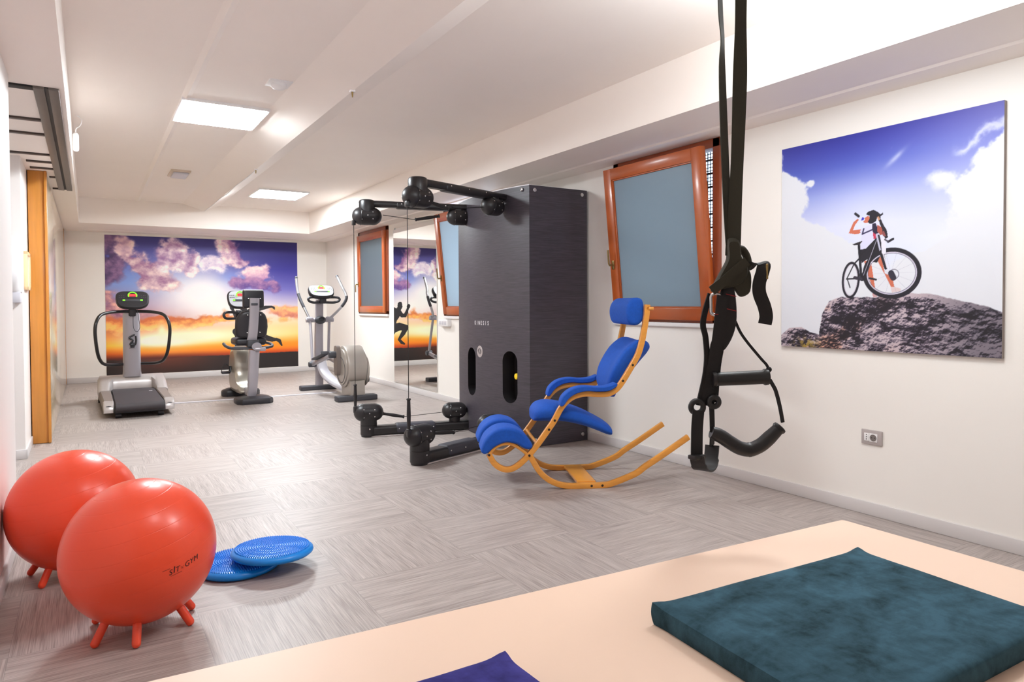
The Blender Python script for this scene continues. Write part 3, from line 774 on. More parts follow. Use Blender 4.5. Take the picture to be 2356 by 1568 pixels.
# ------------------------------------------------------------------ small fittings
M_DARKHOLE = mat('dark holes', (40, 34, 32), 0.7)
t = thing('wall_socket', 'grey double electrical socket low on the right wall', 'socket', (XR - .008, 2.137, 0.388))
M_PLATE = mat('satin grey plate', (178, 168, 166), 0.35)
B().box((XR - .010, 2.079, .389), (XR + .0005, 2.196, .470), .004, 3).obj('cover_plate', M_PLATE, t)
B().box((XR - .0125, 2.150, .408), (XR - .009, 2.178, .451), .001).obj('socket_insert', M_TRIMW, t)
B().box((XR - .0125, 2.104, .406), (XR - .009, 2.148, .452), .001).obj('socket_insert', M_TRIMW, t)
b = B(); b.lathe([(0, .0185), (0.0012, .0185), (0.0012, .016), (0.0003, .015), (0.0003, 0)], (XR - .0128, 2.126, .429), (-1, 0, 0), 24, False)
b.obj('round_well', mat('recessed well', (120, 112, 108), 0.6), t)
for y, z in ((2.164, .442), (2.164, .430), (2.164, .418), (2.134, .429), (2.118, .429)):
    B().cyl((XR - .0140, y, z), (XR - .012, y, z), .0026, seg=10).obj('pin_hole', M_DARKHOLE, t)

t = thing('junction_box', 'white plastic socket box under the middle window', 'box', (XR - .05, 7.36, 0.90))
B().box((XR - .055, 7.235, .905), (XR + .0005, 7.485, .985), .008, 3).obj('housing', M_TRIMW, t)
for i in range(3):
    B().box((XR - .0575, 7.27 + i * .07, .925), (XR - .054, 7.32 + i * .07, .967), .003).obj('socket_cover', M_PLASTIC2, t)

def Zc(x):   # height of the folded ceiling at x
    return float(np.interp(x, [p[0] for p in prof], [p[1] for p in prof]))
t = thing('smoke_detector', 'white round smoke detector on a square ceiling plate', 'smoke detector', (1.117, 4.77, ZC))
B().box((1.042, 4.69, ZC - .008), (1.192, 4.85, ZC + .001), .003).obj('mounting_plate', M_TRIMW, t)
B().lathe([(0, .052), (.018, .052), (.030, .040), (.036, .022), (.036, 0)], (1.117, 4.77, ZC - .007), (0, 0, -1), 28, False).obj('sensor_head', M_TRIMW, t)
t = thing('emergency_light', 'small square emergency light on the ceiling near the left side', 'emergency light', (0.90, 8.57, ZC))
B().box((0.80, 8.36, ZC - .018), (1.0, 8.78, ZC + .001), .004).obj('base', mat('ivory plastic', (214, 196, 178), 0.4), t)
B().box((0.825, 8.40, ZC - .040), (0.985, 8.74, ZC - .016), .012, 3).obj('lens', M_PLASTIC2, t)

# sprinkler-like clips along the fold of the ceiling, and the thin cable from the second one to the back
t = thing('ceiling_clip', 'small metal clip on the ceiling fold, nearer to the viewer', 'clip', (1.50, 4.4, 2.572), 'clips along the ceiling fold')
B().box((1.484, 4.385, 2.564), (1.516, 4.415, 2.582), .003).obj('base', M_TRIMW, t)
B().cyl((1.50, 4.4, 2.566), (1.50, 4.4, 2.530), .007, .004, 12).obj('pin', M_BRASS, t)
c = copy_tree(t); c.location = (1.502, 7.45, 2.572)
c['label'] = 'small metal clip on the ceiling fold where the thin white cable starts'
P = [(1.502 + 0.004 * math.sin(k * 1.7), 7.45 + k * 0.36, 2.568 - 0.004 * abs(math.sin(k * 2.1))) for k in range(11)]
o = B().tube(catmull(P, 4), .005, 8).obj('ceiling_cable', M_TRIMW); place(o, P[0])
tag(o, 'thin white cable running along the ceiling fold to the back', 'cable')

# white sensor hanging on a wire hook beside the left soffit
t = thing('hanging_sensor', 'white capsule hanging from a small hook by the left ceiling edge', 'sensor', (-0.066, 6.40, ZC))
P = catmull([(-0.064, 6.40, ZC + .001), (-0.040, 6.40, ZC - .004), (-0.018, 6.40, ZC - .03), (-0.03, 6.40, ZC - .075), (-0.055, 6.40, ZC - .10), (-0.060, 6.40, ZC - .13)], 6)
B().tube(P, .0035, 8).obj('hook', M_TRIMW, t)
B().capsule((-0.060, 6.40, ZC - .155), (-0.060, 6.40, ZC - .26), .022, 18).obj('capsule', M_TRIMW, t)

# track grille in the left soffit
t = thing('ceiling_grille', 'long grey metal track grille with cross rods in the left soffit', 'grille', (-0.28, 6.2, ZS))
M_TRACK = mat('grey track metal', (112, 104, 98), 0.45, metal=0.5, var=(20, 0.10), stretch=(1, .1, 1))
B().box((-0.158, 4.335, ZS - .014), (-0.112, 8.02, ZS + .001), .002).obj('track', M_TRACK, t)
B().box((-0.176, 4.335, ZS - .006), (-0.158, 8.02, ZS + .001)).obj('slot', M_DARKSLOT, t, smooth=False)
B().box((-0.225, 4.335, ZS - .014), (-0.176, 8.02, ZS + .001), .002).obj('track', M_TRACK, t)
B().box((-0.44, 4.335, ZS - .010), (-0.225, 4.40, ZS + .001), .002).obj('end_strip', M_DARKSLOT, t)
for y, x0 in ((5.10, -.50), (5.52, -.50), (6.24, -.50), (6.56, -.392), (6.86, -.385), (7.29, -.27), (7.98, -.27)):
    B().box((x0, y - .022, ZS - .012), (-0.176, y + .022, ZS + .001), .003).obj('cross_rod', mat('dark rod', (84, 74, 70), 0.5, metal=0.4), t)

# soap dispenser and small wooden-framed notice beside the door
t = thing('dispenser', 'white plastic soap dispenser on the wall beside the wooden door', 'dispenser', (-0.50, 6.34, 1.20))
b = B()
b.loft([[(-0.555 - .0 + x * 1.0, 6.401 - d_, z) for x, d_ in ((0, 0), (0, dp * .7), (.02, dp * .95), (.05, dp), (.085, dp), (.115, dp * .95), (.135, dp * .7), (.135, 0))] for z, dp in ((1.275, .07), (1.29, .085), (1.42, .10), (1.54, .10), (1.60, .085), (1.625, .05))])
b.obj('cover', mat('glossy white plastic', (246, 246, 248), 0.25), t)
B().box((-0.548, 6.325, 1.195), (-0.427, 6.401, 1.275), .006).obj('reservoir', M_PLASTIC2, t)
B().cyl((-0.485, 6.36, 1.155), (-0.485, 6.36, 1.20), .016, .02, 14).obj('nozzle', M_TRIMW, t)
t = thing('framed_notice', 'narrow pale wooden frame on the side wall beside the door', 'frame', (-0.41, 6.72, 1.30))
M_PALEWOOD = mat('pale wood', (238, 204, 158), 0.45)
b = B()
for lo, hi in (((-.4215, 6.56, 1.298), (-.396, 6.60, 1.60)), ((-.4215, 6.88, 1.298), (-.396, 6.92, 1.60)), ((-.4215, 6.56, 1.298), (-.396, 6.92, 1.325)), ((-.4215, 6.56, 1.573), (-.396, 6.92, 1.60))): b.box(lo, hi, .003)
b.obj('frame', M_PALEWOOD, t)
B().box((-.4215, 6.59, 1.32), (-.404, 6.89, 1.58)).obj('sheet', mat('notice paper', (236, 214, 196), 0.6), t, smooth=False)

# white cable duct across the floor, from the treadmill to the cross trainer
o = B().beam((0.55, 9.04, .005), (2.80, 8.96, .005), .045, .012, .004).obj('cable_duct', mat('white duct', (226, 222, 228), 0.4)); place(o, (1.67, 9.0, 0))
tag(o, 'flat white cable duct on the floor linking the exercise machines', 'cable duct')

# unseen slab added outside the small closed window to darken its pane
tag(B().box((4.12, 8.6, -0.1), (4.3, 11.0, 3.2)).obj('sky_blocker', mat('grey blocker', (128, 130, 126), 0.8), smooth=False), kind='structure')
# ------------------------------------------------------------------ cable training tower
M_BLK = mat('black moulded plastic', (34, 31, 33), 0.40, bump=(300, 0.05))
M_BLK2 = mat('black arm tube', (30, 27, 29), 0.36, coat=0.1)
M_SLEEVE = mat('charcoal sleeve', (58, 57, 66), 0.6)
M_GRIP = mat('black foam grip', (32, 28, 30), 0.6)
M_STUD = mat('steel stud', (208, 206, 206), 0.25, metal=0.9)
M_CABLE = mat('black cable', (30, 27, 27), 0.5)
M_YEL = mat('yellow plastic', (250, 214, 40), 0.35)
M_PRINTW = mat('pale print', (222, 218, 220), 0.5)
def laminate(name, rgb):
    m = bpy.data.materials.new(name); m.use_nodes = True; nt = m.node_tree; L = nt.links.new
    b = nt.nodes['Principled BSDF']; tc = nd(nt, 'ShaderNodeTexCoord'); mp = nd(nt, 'ShaderNodeMapping')
    mp.inputs['Scale'].default_value = (6, 6, 190); L(tc.outputs['Object'], mp.inputs['Vector'])
    n = nd(nt, 'ShaderNodeTexNoise', i_Scale=1.0, i_Detail=4.0, i_Roughness=0.7); L(mp.outputs['Vector'], n.inputs['Vector'])
    r = nd(nt, 'ShaderNodeValToRGB'); L(n.outputs['Fac'], r.inputs[0])
    e = r.color_ramp.elements; e[0].position = 0.3; e[1].position = 0.72
    e[0].color = lin(*[int(q * 0.78) for q in rgb]); e[1].color = lin(*[int(q * 1.22) for q in rgb])
    L(r.outputs[0], b.inputs['Base Color']); b.inputs['Roughness'].default_value = 0.45
    bp = nd(nt, 'ShaderNodeBump', i_Strength=0.12, i_Distance=0.001); L(n.outputs['Fac'], bp.inputs['Height']); L(bp.outputs[0], b.inputs['Normal'])
    return m
M_LAM = laminate('black wood laminate', (64, 59, 67))

TY0, TY1, TZ = 4.626, 5.866, 2.126
def tfx(y): return 3.034 - 0.088 * (1 - ((y - (TY0 + TY1) / 2) / ((TY1 - TY0) / 2)) ** 2)
kin = thing('cable_machine', 'tall black cable training tower with four jointed arms', 'cable machine', (3.3, 5.24, 0))
N = 64
front = [(tfx(TY0 + (TY1 - TY0) * i / N), TY0 + (TY1 - TY0) * i / N) for i in range(N + 1)]
outline = front + [(3.62, TY1), (3.62, TY0)]
b = B(); b.prism([(x, y, 0.004) for x, y in outline], (0, 0, TZ - 0.004))
cab = b.obj('cabinet', [M_LAM, M_BLK], kin, smooth=False)
# two tall rounded windows cut into the front show the weight scales
SLOTS = [(4.852, .340, .775), (5.475, .340, .775)]
for yc, z0, z1 in SLOTS:
    c = B(); r_ = 0.092
    ring = [(yc + r_ * math.cos(an), (z1 - r_ if an < PI else z0 + r_) + r_ * math.sin(an)) for an in [k * 2 * PI / 40 + 1e-3 for k in range(40)]]
    c.prism([(2.85, y, z) for y, z in ring], (0.235, 0, 0))
    cut = c.obj('cutter', M_BLK, kin, smooth=False)
    mod = cab.modifiers.new('cut', 'BOOLEAN'); mod.operation = 'DIFFERENCE'; mod.object = cut; mod.solver = 'EXACT'
    bpy.context.view_layer.update()
    me = bpy.data.meshes.new_from_object(cab.evaluated_get(bpy.context.evaluated_depsgraph_get()))
    cab.modifiers.clear(); cab.data = me
    bpy.data.objects.remove(cut)
base = LOC[kin]
for p in cab.data.polygons:
    c = p.center + base
    p.use_smooth = False
    if c.x > tfx(c.y) + .006 and c.x < 3.2 and TY0 + .02 < c.y < TY1 - .02 and .2 < c.z < .9: p.material_index = 1
    else: p.material_index = 0
    pass
# pale edge along the top of the front panel
b = B(); b.loft([[(x - .002, y, TZ - .002), (x + .012, y, TZ - .002), (x + .012, y, TZ + .005), (x - .002, y, TZ + .005)] for x, y in front])
b.obj('top_edge', mat('pale plywood edge', (226, 222, 224), 0.5), kin, smooth=False)
b = B(); b.box((3.05, TY0 + .01, TZ - .001), (3.61, TY1 - .01, TZ + .004)); b.obj('top_panel', M_TRIMW, kin, smooth=False)
for i, q in enumerate('KINESIS'):
    lettering('letter', q, 0.050, (lambda oy: (lambda x, y: (tfx(oy - x * .8) - .0012, oy - x * .8, 1.000 + y)))(5.385 - i * .039), M_PRINTW, kin, bold=0.0012)
b = B(); b.lathe([(0, .052), (.002, .050), (.002, 0)], (tfx(5.30) + .0005, 5.30, .748), (-1, 0, 0.0), 32, False)
lg = b.obj('round_emblem', mat('silver disc', (186, 176, 176), 0.35, metal=0.4), kin)
b = B(); q = [(tfx(5.30) - .0022, 5.30 + .03 * math.cos(k * .5) * (1 - k / 34), .748 + .03 * math.sin(k * .5) * (1 - k / 34)) for k in range(28)]
b.tube(q, .0022, 6); b.obj('emblem_spiral', mat('emblem line', (96, 88, 92), 0.4), lg)
for x, y, z in ((tfx(4.70) - .004, 4.70, 2.095),):
    B().rbar((x + .006, y, z), (x - .006, y, z), .017, 18).obj('bolt', M_STUD, kin)
for x, z in ((3.085, 2.088), (3.565, 2.086), (3.566, .058), (3.085, .058)):
    B().rbar((x, TY0 + .002, z), (x, TY0 - .008, z), .017, 18).obj('bolt', M_STUD, kin)
# inside the slots: weight scale and pins
for i, (yc, z0, z1) in enumerate(SLOTS):
    st = B().box((3.04, yc - .075, z0 + .06), (3.062, yc - .03, z1 - .05), .003).obj('weight_scale', M_BLK2, kin)
    b = B()
    for k in range(16): b.box((3.0385, yc - .068, z0 + .075 + k * .018), (3.0405, yc - .046, z0 + .083 + k * .018))
    b.obj('scale_marks', M_PRINTW, st, smooth=False)
    if i == 0:
        B().rbar((3.045, yc - .062, .568), (3.0, yc - .062, .568), .026, 22).obj('selector_pin', M_YEL, kin)

def studs(pts, parent, d, r=.0055):
    for p in pts:
        p = Vector(p); d_ = Vector(d).normalized()
        B().rbar(p - d_ * .002, p + d_ * .003, r, 10).obj('stud', M_STUD, parent)

def arm(foot, root, upper):
    f, r_ = Vector((*foot, 0)), Vector((*root, 0)); d = (r_ - f).normalized(); s = Vector((-d.y, d.x, 0))
    nrm = -s if s.y > 0 else s                         # horizontal normal facing the camera side
    if upper:
        z, h, w = 2.056, .056, .085
        a = B().beam(f + V(0, 0, z) - d * .0, r_ + d * .06 + V(0, 0, z), w, h, .022, 4)
        a.lathe([(0, .071), (.052, .071), (.068, .064), (.074, .05), (.076, 0)], f + V(0, 0, 2.016), (0, 0, 1), 32, False)
        ar = a.obj('arm', M_BLK2, kin)
        B().beam(f + d * .25 + V(0, 0, z - .004), f + d * .78 + V(0, 0, z - .004), w + .012, h + .008, .026, 4).obj('sleeve', M_BLK, ar)
        pc = f + V(0, 0, 1.947); col0, col1 = 1.955, 2.02
        B().lathe([(0, .069), (col1 - col0, .071)], f + V(0, 0, col0), (0, 0, 1), 32).obj('column', M_BLK, ar)
        ic = f + d * .835 + V(0, 0, 1.968); icol = (1.99, 2.035)
    else:
        z, h, w = .052, .082, .125
        a = B().beam(f + V(0, 0, z), r_ + d * .06 + V(0, 0, z), w, h, .024, 4)
        ar = a.obj('arm', M_BLK2, kin)
        B().beam(f + d * .23 + V(0, 0, z + .008), f + d * .60 + V(0, 0, z + .008), w + .010, h + .002, .026, 4).obj('sleeve', M_SLEEVE, ar)
        B().beam(f + V(0, 0, .006), r_ + V(0, 0, .006), w + .006, .010, .003, 1).obj('skid', M_PLATE, ar)
        B().lathe([(0, .066), (.014, .069), (.018, .073), (.10, .073), (.102, .070), (.106, .073), (.20, .071)], f + V(0, 0, .001), (0, 0, 1), 32).obj('column', M_BLK, ar)
        pc = f + V(0, 0, .213)
        ic = f + d * .78 + V(0, 0, .190); icol = (.085, .15)
    B().lathe([(0, .05), (icol[1] - icol[0], .053)], Vector((ic.x, ic.y, icol[0])), (0, 0, 1), 26).obj('column', M_BLK, ar)
    for c, hl, rr in ((pc, .052, .078), (ic, .042, .074)):
        pd = B().capsule(c - d * hl, c + d * hl, rr).obj('pulley_pod', M_BLK, ar)
        b = B()
        for o in (-.022, .022): b.lathe([(0, rr + .0012), (.004, rr + .0012)], c + d * (o - .002), d, 32, False)
        b.tube([c - d * (hl + .002) + (Vector((0, 0, 1)) * math.cos(t) + s * math.sin(t)) * (rr + .0005) for t in [k * 2 * PI / 32 for k in range(32)]], .0035, 6, True)
        b.obj('seam', M_BLK2, pd)
        for ox, oz in ((-.05, .035), (-.05, -.035), (0, .0), (.045, .03), (.045, -.03)):
            n_ = (nrm * math.sqrt(max(rr * rr - oz * oz, 0)) + V(0, 0, oz))
            if abs(ox) > hl: n_ = n_ * math.sqrt(max(0, 1 - ((abs(ox) - hl) / rr) ** 2))
            B().rbar(c + d * ox + n_ * .985, c + d * ox + n_ * 1.03, .0058, 10).obj('stud', M_STUD, pd)
    if upper:
        for k in (.30, .50, .70):
            B().rbar(f + d * k + nrm * (w / 2 + .004) + V(0, 0, z + .004), f + d * k + nrm * (w / 2 + .010) + V(0, 0, z + .004), .006, 10).obj('stud', M_STUD, ar)
    else:
        for k in (.26, .42, .57):
            B().rbar(f + d * k + nrm * (w / 2 + .003) + V(0, 0, z + .012), f + d * k + nrm * (w / 2 + .009) + V(0, 0, z + .012), .006, 10).obj('stud', M_STUD, ar)
        B().rbar(f + nrm * .070 + V(0, 0, .075), f + nrm * .077 + V(0, 0, .075), .007, 10).obj('stud', M_STUD, ar)
    return ar, pc, ic, d, nrm

def grip(p0, p1):
    """foam handle from p0 (cable end, flared) to p1 (pod end)"""
    L = (Vector(p1) - Vector(p0)).length
    pr = [(0, 0), (0, .014), (.008, .017), (.014, .012), (.03, .0125), (L * .5, .0155), (L - .03, .0125), (L - .014, .012), (L - .01, .017), (L - .002, .016), (L, 0)]
    return B().lathe(pr, p0, Vector(p1) - Vector(p0), 18, False).obj('grip', M_GRIP, kin)
def cable(p0, p1, sag=0.0):
    p0, p1 = Vector(p0), Vector(p1)
    P = [p0.lerp(p1, k / 10) - V(0, 0, sag * math.sin(PI * k / 10)) for k in range(11)]
    return B().tube(P, .0028, 6).obj('cable', M_CABLE, kin)

NF, NR, FF, FR = (2.05, 4.600), (3.02, 4.940), (2.105, 5.820), (3.02, 5.605)
un = arm(NF, NR, True); uf = arm(FF, FR, True); ln_ = arm(NF, NR, False); lf = arm(FF, FR, False)
# vertical cables from the upper outer pods down to grips standing on the lower pods
for U, Lo, gz in ((un, ln_, .495), (uf, lf, .468)):
    d = U[3]
    top = U[1] - d * .116 + U[4] * .012
    B().box(top - V(.014, .014, .0), top + V(.014, .014, .0) + V(0, 0, .0)) if False else None
    g1 = V(top.x, top.y, .262); g0 = V(top.x, top.y, gz)
    cable((top.x, top.y, 1.90), g0)
    B().box((top.x - .014, top.y - .02, 1.862), (top.x + .014, top.y + .02, 1.905), .006).obj('cable_guide', M_BLK, kin)
    B().box((top.x - .016, top.y - .02, .215), (top.x + .016, top.y + .02, .268), .006).obj('cable_guide', M_BLK, kin)
    grip(g0, g1)
# horizontal handles
g = grip((2.522, 5.722, 1.931), (2.742, 5.671, 1.972)); cable((2.24, 5.787, 1.962), (2.522, 5.722, 1.931))
P1, P0 = un[1] + un[3] * .118 + V(0, 0, -.022), V(2.352, 4.706, 1.893); grip(P0, P1); cable((2.752, 4.846, 1.955), P0)
g = grip((2.412, 5.748, .156), (2.222, 5.793, .196)); cable((2.79, 5.659, .180), (2.412, 5.748, .156))
g = grip((2.394, 4.722, .180), (2.165, 4.641, .208)); cable((2.72, 4.835, .190), (2.394, 4.722, .180))
# short cable ends on the tower side of the inner pods
for A, zz in ((uf, 1.978), (lf, .186)):
    c = A[2] + A[3] * .10; e = c + A[3] * .075
    cable(c, e); B().rbar(e - A[3] * .004, e + A[3] * .004, .016, 12).obj('cable_stop', M_BLK, kin)
# ------------------------------------------------------------------ blue reclining rocker in bent wood
M_BEECH = mat('golden lacquered beech', (228, 154, 62), 0.30, coat=0.45, var=(5, 0.07), stretch=(1, 1, 12))
M_BLUE = mat('royal blue wool fabric', (12, 80, 180), 0.85, sheen=0.25, var=(60, 0.10), bump=(420, 0.25))
M_SCREW = mat('dark screw', (70, 62, 58), 0.35, metal=0.8)
ch = thing('rocking_chair', 'blue upholstered reclining rocker with bent golden wood frame by the wall', 'chair', (2.70, 3.62, 0))
CO = Vector((2.65, 3.415, 0)); ce1 = Vector((0.9063, -0.4226, 0)); ce2 = Vector((0.4226, 0.9063, 0)); CW = 0.52
def cf(s, w, z): return CO + ce1 * s + ce2 * w + V(0, 0, z)
FRAME = [(-.604, .235), (-.572, .178), (-.522, .142), (-.47, .137), (-.42, .162), (-.361, .214), (-.294, .292), (-.227, .383), (-.19, .437), (-.149, .510), (-.107, .558), (-.055, .588), (.013, .600), (.081, .595), (.155, .597), (.206, .622), (.249, .672), (.313, .775), (.352, .845), (.375, .917), (.391, .993), (.406, 1.086), (.412, 1.160)]
ROCK = [(-.352, .232), (-.328, .184), (-.277, .105), (-.21, .052), (-.125, .022), (-.014, .016), (.115, .016), (.184, .026), (.331, .080), (.401, .127), (.507, .192), (.655, .288), (.685, .307)]
ARC = [(-.604, .235), (-.561, .279), (-.503, .298), (-.453, .292), (-.394, .253), (-.361, .222)]
def rail(name, prof, w, width, thick):
    P = catmull([cf(s, w, z) for s, z in prof], 6)
    return B().ribbon(P, width, ce2, thick, .006).obj(name, M_BEECH, ch)
for side, w in (('near', .017), ('far', CW - .017)):
    fr = rail('side_frame', FRAME, w, .034, .036)
    rk = rail('rocker', ROCK, w, .034, .036)
    rail('knee_arch', ARC, w, .030, .020)
    out = -1 if side == 'near' else 1
    face = w + out * .0172
    for s, z in ((-.604, .232), (-.352, .222), (-.227, .381), (-.19, .437), (.249, .678), (.313, .778)):
        B().rbar(cf(s, face - out * .002, z), cf(s, face + out * .002, z), .008, 12).obj('screw', M_SCREW, fr)
    for s in (.045, .115):
        B().rbar(cf(s, face - out * .002, .017), cf(s, face + out * .002, .017), .008, 12).obj('screw', M_SCREW, rk)
B().box((-.06, 0, 0), (.06, CW - .07, .020), .004, 2, Matrix(((ce1.x, ce2.x, 0, cf(.02, .035, .020).x), (ce1.y, ce2.y, 0, cf(.02, .035, .020).y), (0, 0, 1, .020), (0, 0, 0, 1)))).obj('cross_board', M_BEECH, ch)
B().cyl(cf(.416, .0, 1.135), cf(.416, CW, 1.135), .012, seg=16).obj('head_dowel', M_BEECH, ch)
B().cyl(cf(-.30, .03, .29), cf(-.30, CW - .03, .29), .011, seg=14).obj('cross_dowel', M_BEECH, ch)
for w in (.0, CW - .03):
    B().rbar(cf(.416, w, 1.135), cf(.448, w + .0, 1.135), .011, 12).obj('dowel_knob', M_BEECH, ch)
def smoothp(pts, n=5): return [(p.x, p.y) for p in catmull([(a, b_, 0) for a, b_ in pts], n, True)]
KNEE = [(-.655, .268), (-.625, .340), (-.565, .388), (-.495, .402), (-.425, .386), (-.370, .345), (-.332, .288), (-.345, .262), (-.385, .266), (-.430, .294), (-.500, .306), (-.565, .282), (-.612, .244), (-.640, .240)]
for w0, w1 in ((-.016, .200), (.318, .536)):
    B().pad(smoothp(KNEE), cf, w0, w1, .030, rin=.018).obj('knee_pad', M_BLUE, ch)
# arm pads follow the top of the side frames
AP = [(-.160, .535), (-.146, .585), (-.10, .628), (-.045, .648), (.013, .652), (.081, .646), (.150, .652), (.198, .668), (.206, .648), (.155, .618), (.081, .614), (.013, .618), (-.05, .606), (-.10, .577), (-.138, .530)]
for w in (.017, CW - .017):
    B().pad(smoothp(AP), cf, w - .045, w + .045, .020, rin=.0075).obj('arm_pad', M_BLUE, ch)
# seat: saddle with a rounded front, lofted lengthwise
def seat_mesh():
    b = B(); st = []
    prof = [(-.305, .432, .060, .03), (-.295, .440, .115, .065), (-.262, .455, .155, .095), (-.20, .462, .178, .105), (-.10, .452, .185, .098), (.02, .418, .188, .085), (.11, .380, .186, .075), (.175, .348, .178, .066), (.205, .332, .160, .05), (.215, .325, .120, .028)]
    for s, z, hw, th in prof:
        ring = []
        for k in range(40):
            an = k * 2 * PI / 40; cx, sx = math.cos(an), math.sin(an)
            x = hw * math.copysign(abs(cx) ** 0.62, cx); y = th * 0.5 * math.copysign(abs(sx) ** 0.75, sx)
            ring.append(cf(s, .26 + x, z + y * 1.05 + (.012 * (1 - (x / .19) ** 2) if sx > 0 else 0)))
        st.append(ring)
    cols = [catmull([r[k] for r in st], 5) for k in range(len(st[0]))]
    P = [[c[j] for c in cols] for j in range(len(cols[0]))]
    b.loft(P); return b
o = seat_mesh().obj('seat', M_BLUE, ch, angle=80)
# backrest: shield-like cushion standing between the side frames
def back_mesh():
    b = B(); rings = []
    A0, A1 = Vector((.218, .556)), Vector((.432, .925)); ax = (A1 - A0); nr = Vector((-ax.y, ax.x)).normalized()   # points to the front (left, up)
    for t, hw, th, fwd in ((0, .085, .03, .0), (.03, .125, .065, .0), (.12, .165, .095, .018), (.3, .195, .125, .024), (.5, .208, .138, .020), (.7, .216, .142, .008), (.85, .218, .132, -.010), (.94, .212, .11, -.022), (.985, .19, .07, -.030), (1.0, .15, .03, -.032)):
        c = A0 + ax * t; ring = []
        for k in range(32):
            an = k * 2 * PI / 32; cx, sx = math.cos(an), math.sin(an)
            x = hw * math.copysign(abs(cx) ** 0.6, cx); y = th * 0.5 * math.copysign(abs(sx) ** 0.7, sx)
            curve = .05 * (x / .2) ** 2
            q = c + nr * (y + fwd + curve)
            ring.append(cf(q.x, .26 + x, q.y))
        rings.append(ring)
    cols = [catmull([r[k] for r in rings], 5) for k in range(len(rings[0]))]
    P = [[c[j] for c in cols] for j in range(len(cols[0]))]
    b.loft(P); return b
back_mesh().obj('backrest', M_BLUE, ch, angle=80)
# neck roll hanging between the tops of the side frames
HD = [(.300, 1.045), (.285, 1.10), (.292, 1.155), (.322, 1.195), (.365, 1.205), (.395, 1.185), (.402, 1.13), (.398, 1.07), (.372, 1.035), (.335, 1.028)]
B().pad(smoothp(HD), cf, .042, CW - .042, .022).obj('headrest', M_BLUE, ch, angle=60)
# ------------------------------------------------------------------ exercise machines facing the back wall
M_SILVER = mat('silver grey paint', (168, 163, 170), 0.32, metal=0.25, coat=0.2)
M_SILV2 = mat('champagne silver shell', (186, 178, 176), 0.35, metal=0.35)
M_TAUPE = mat('taupe rail', (128, 116, 110), 0.45)
M_BELT = mat('running belt', (58, 52, 56), 0.6, bump=(400, 0.2))
M_ANTH = mat('anthracite plastic', (44, 43, 48), 0.42)
M_ANTH2 = mat('dark grey rubber', (66, 66, 72), 0.55)
M_CONS = mat('pale console face', (206, 208, 214), 0.35)
M_GREEN = mat('green display', (60, 190, 30), 0.4, emit=((120, 255, 40), 0.6))
M_RED = mat('red display', (200, 40, 40), 0.4, emit=((255, 60, 70), 0.4))
M_CHROME = mat('polished steel tube', (200, 200, 205), 0.28, metal=0.7)
M_LEATHER = mat('black vinyl upholstery', (38, 36, 42), 0.42, bump=(150, 0.15))

def console(name, root, c, w, h, tilt, face, arc=True, body=M_ANTH):
    """instrument head: rounded slab facing -y (towards the user), leaning back by tilt"""
    M = Matrix.Translation(Vector(c)) @ Matrix.Rotation(-tilt, 4, 'X')
    def P(x, y, z): return M @ Vector((x, y, z))
    def outline(kx, kz, n=40):
        out = []
        for k in range(n):
            an = k * 2 * PI / n; cx, sx = math.cos(an), math.sin(an)
            x = w / 2 * kx * math.copysign(abs(cx) ** 0.55, cx); z = h / 2 * kz * math.copysign(abs(sx) ** 0.62, sx)
            out.append((x * (1.0 if z > 0 else 0.98), z - 0.06 * h * (1 - (x / (w / 2)) ** 2)))
        return out
    b = B()
    b.loft([[P(x, y, z) for x, z in outline(k, k)] for k, y in ((.84, .05), (.97, .036), (1.0, .015), (1.0, -.012), (.96, -.026), (.9, -.029))])
    cs = b.obj(name, body, root)
    b = B(); b.loft([[P(x, y, z) for x, z in outline(.9, .88)] for y in (-.0285, -.031)]); b.obj('face_plate', face, cs)
    g = B(); r_ = h * .20
    g.tube([P(r_ * math.cos(t), -.033, h * .16 + r_ * .95 * math.sin(t)) for t in np.linspace(-0.15 * PI, 1.15 * PI, 26)], .0062, 6); g.obj('green_arc', M_GREEN, cs)
    B().box((-.05, -.0335, h * .10), (.05, -.029, h * .10 + .032), .002, 1, M).obj('red_readout', M_RED, cs)
    B().box((-w * .30, -.033, -h * .20), (w * .30, -.030, -h * .08), .004, 2, M).obj('button_strip', M_ANTH2, cs)
    for x in (-w * .26, w * .26): B().box((x - .013, -.0345, -h * .18), (x + .013, -.032, -h * .10), .002, 1, M).obj('green_key', M_GREEN, cs)
    for i in range(3):
        for sx in (-1, 1):
            for zz in (.12, .0): B().box((sx * (w * .26 + i * .022 * 1.0) - .006 - (0 if sx > 0 else 0), -.033, h * zz), (sx * (w * .26 + i * .022) + .006, -.0305, h * zz + .010), .001, 1, M).obj('key', M_ANTH2, cs)
    return cs, P

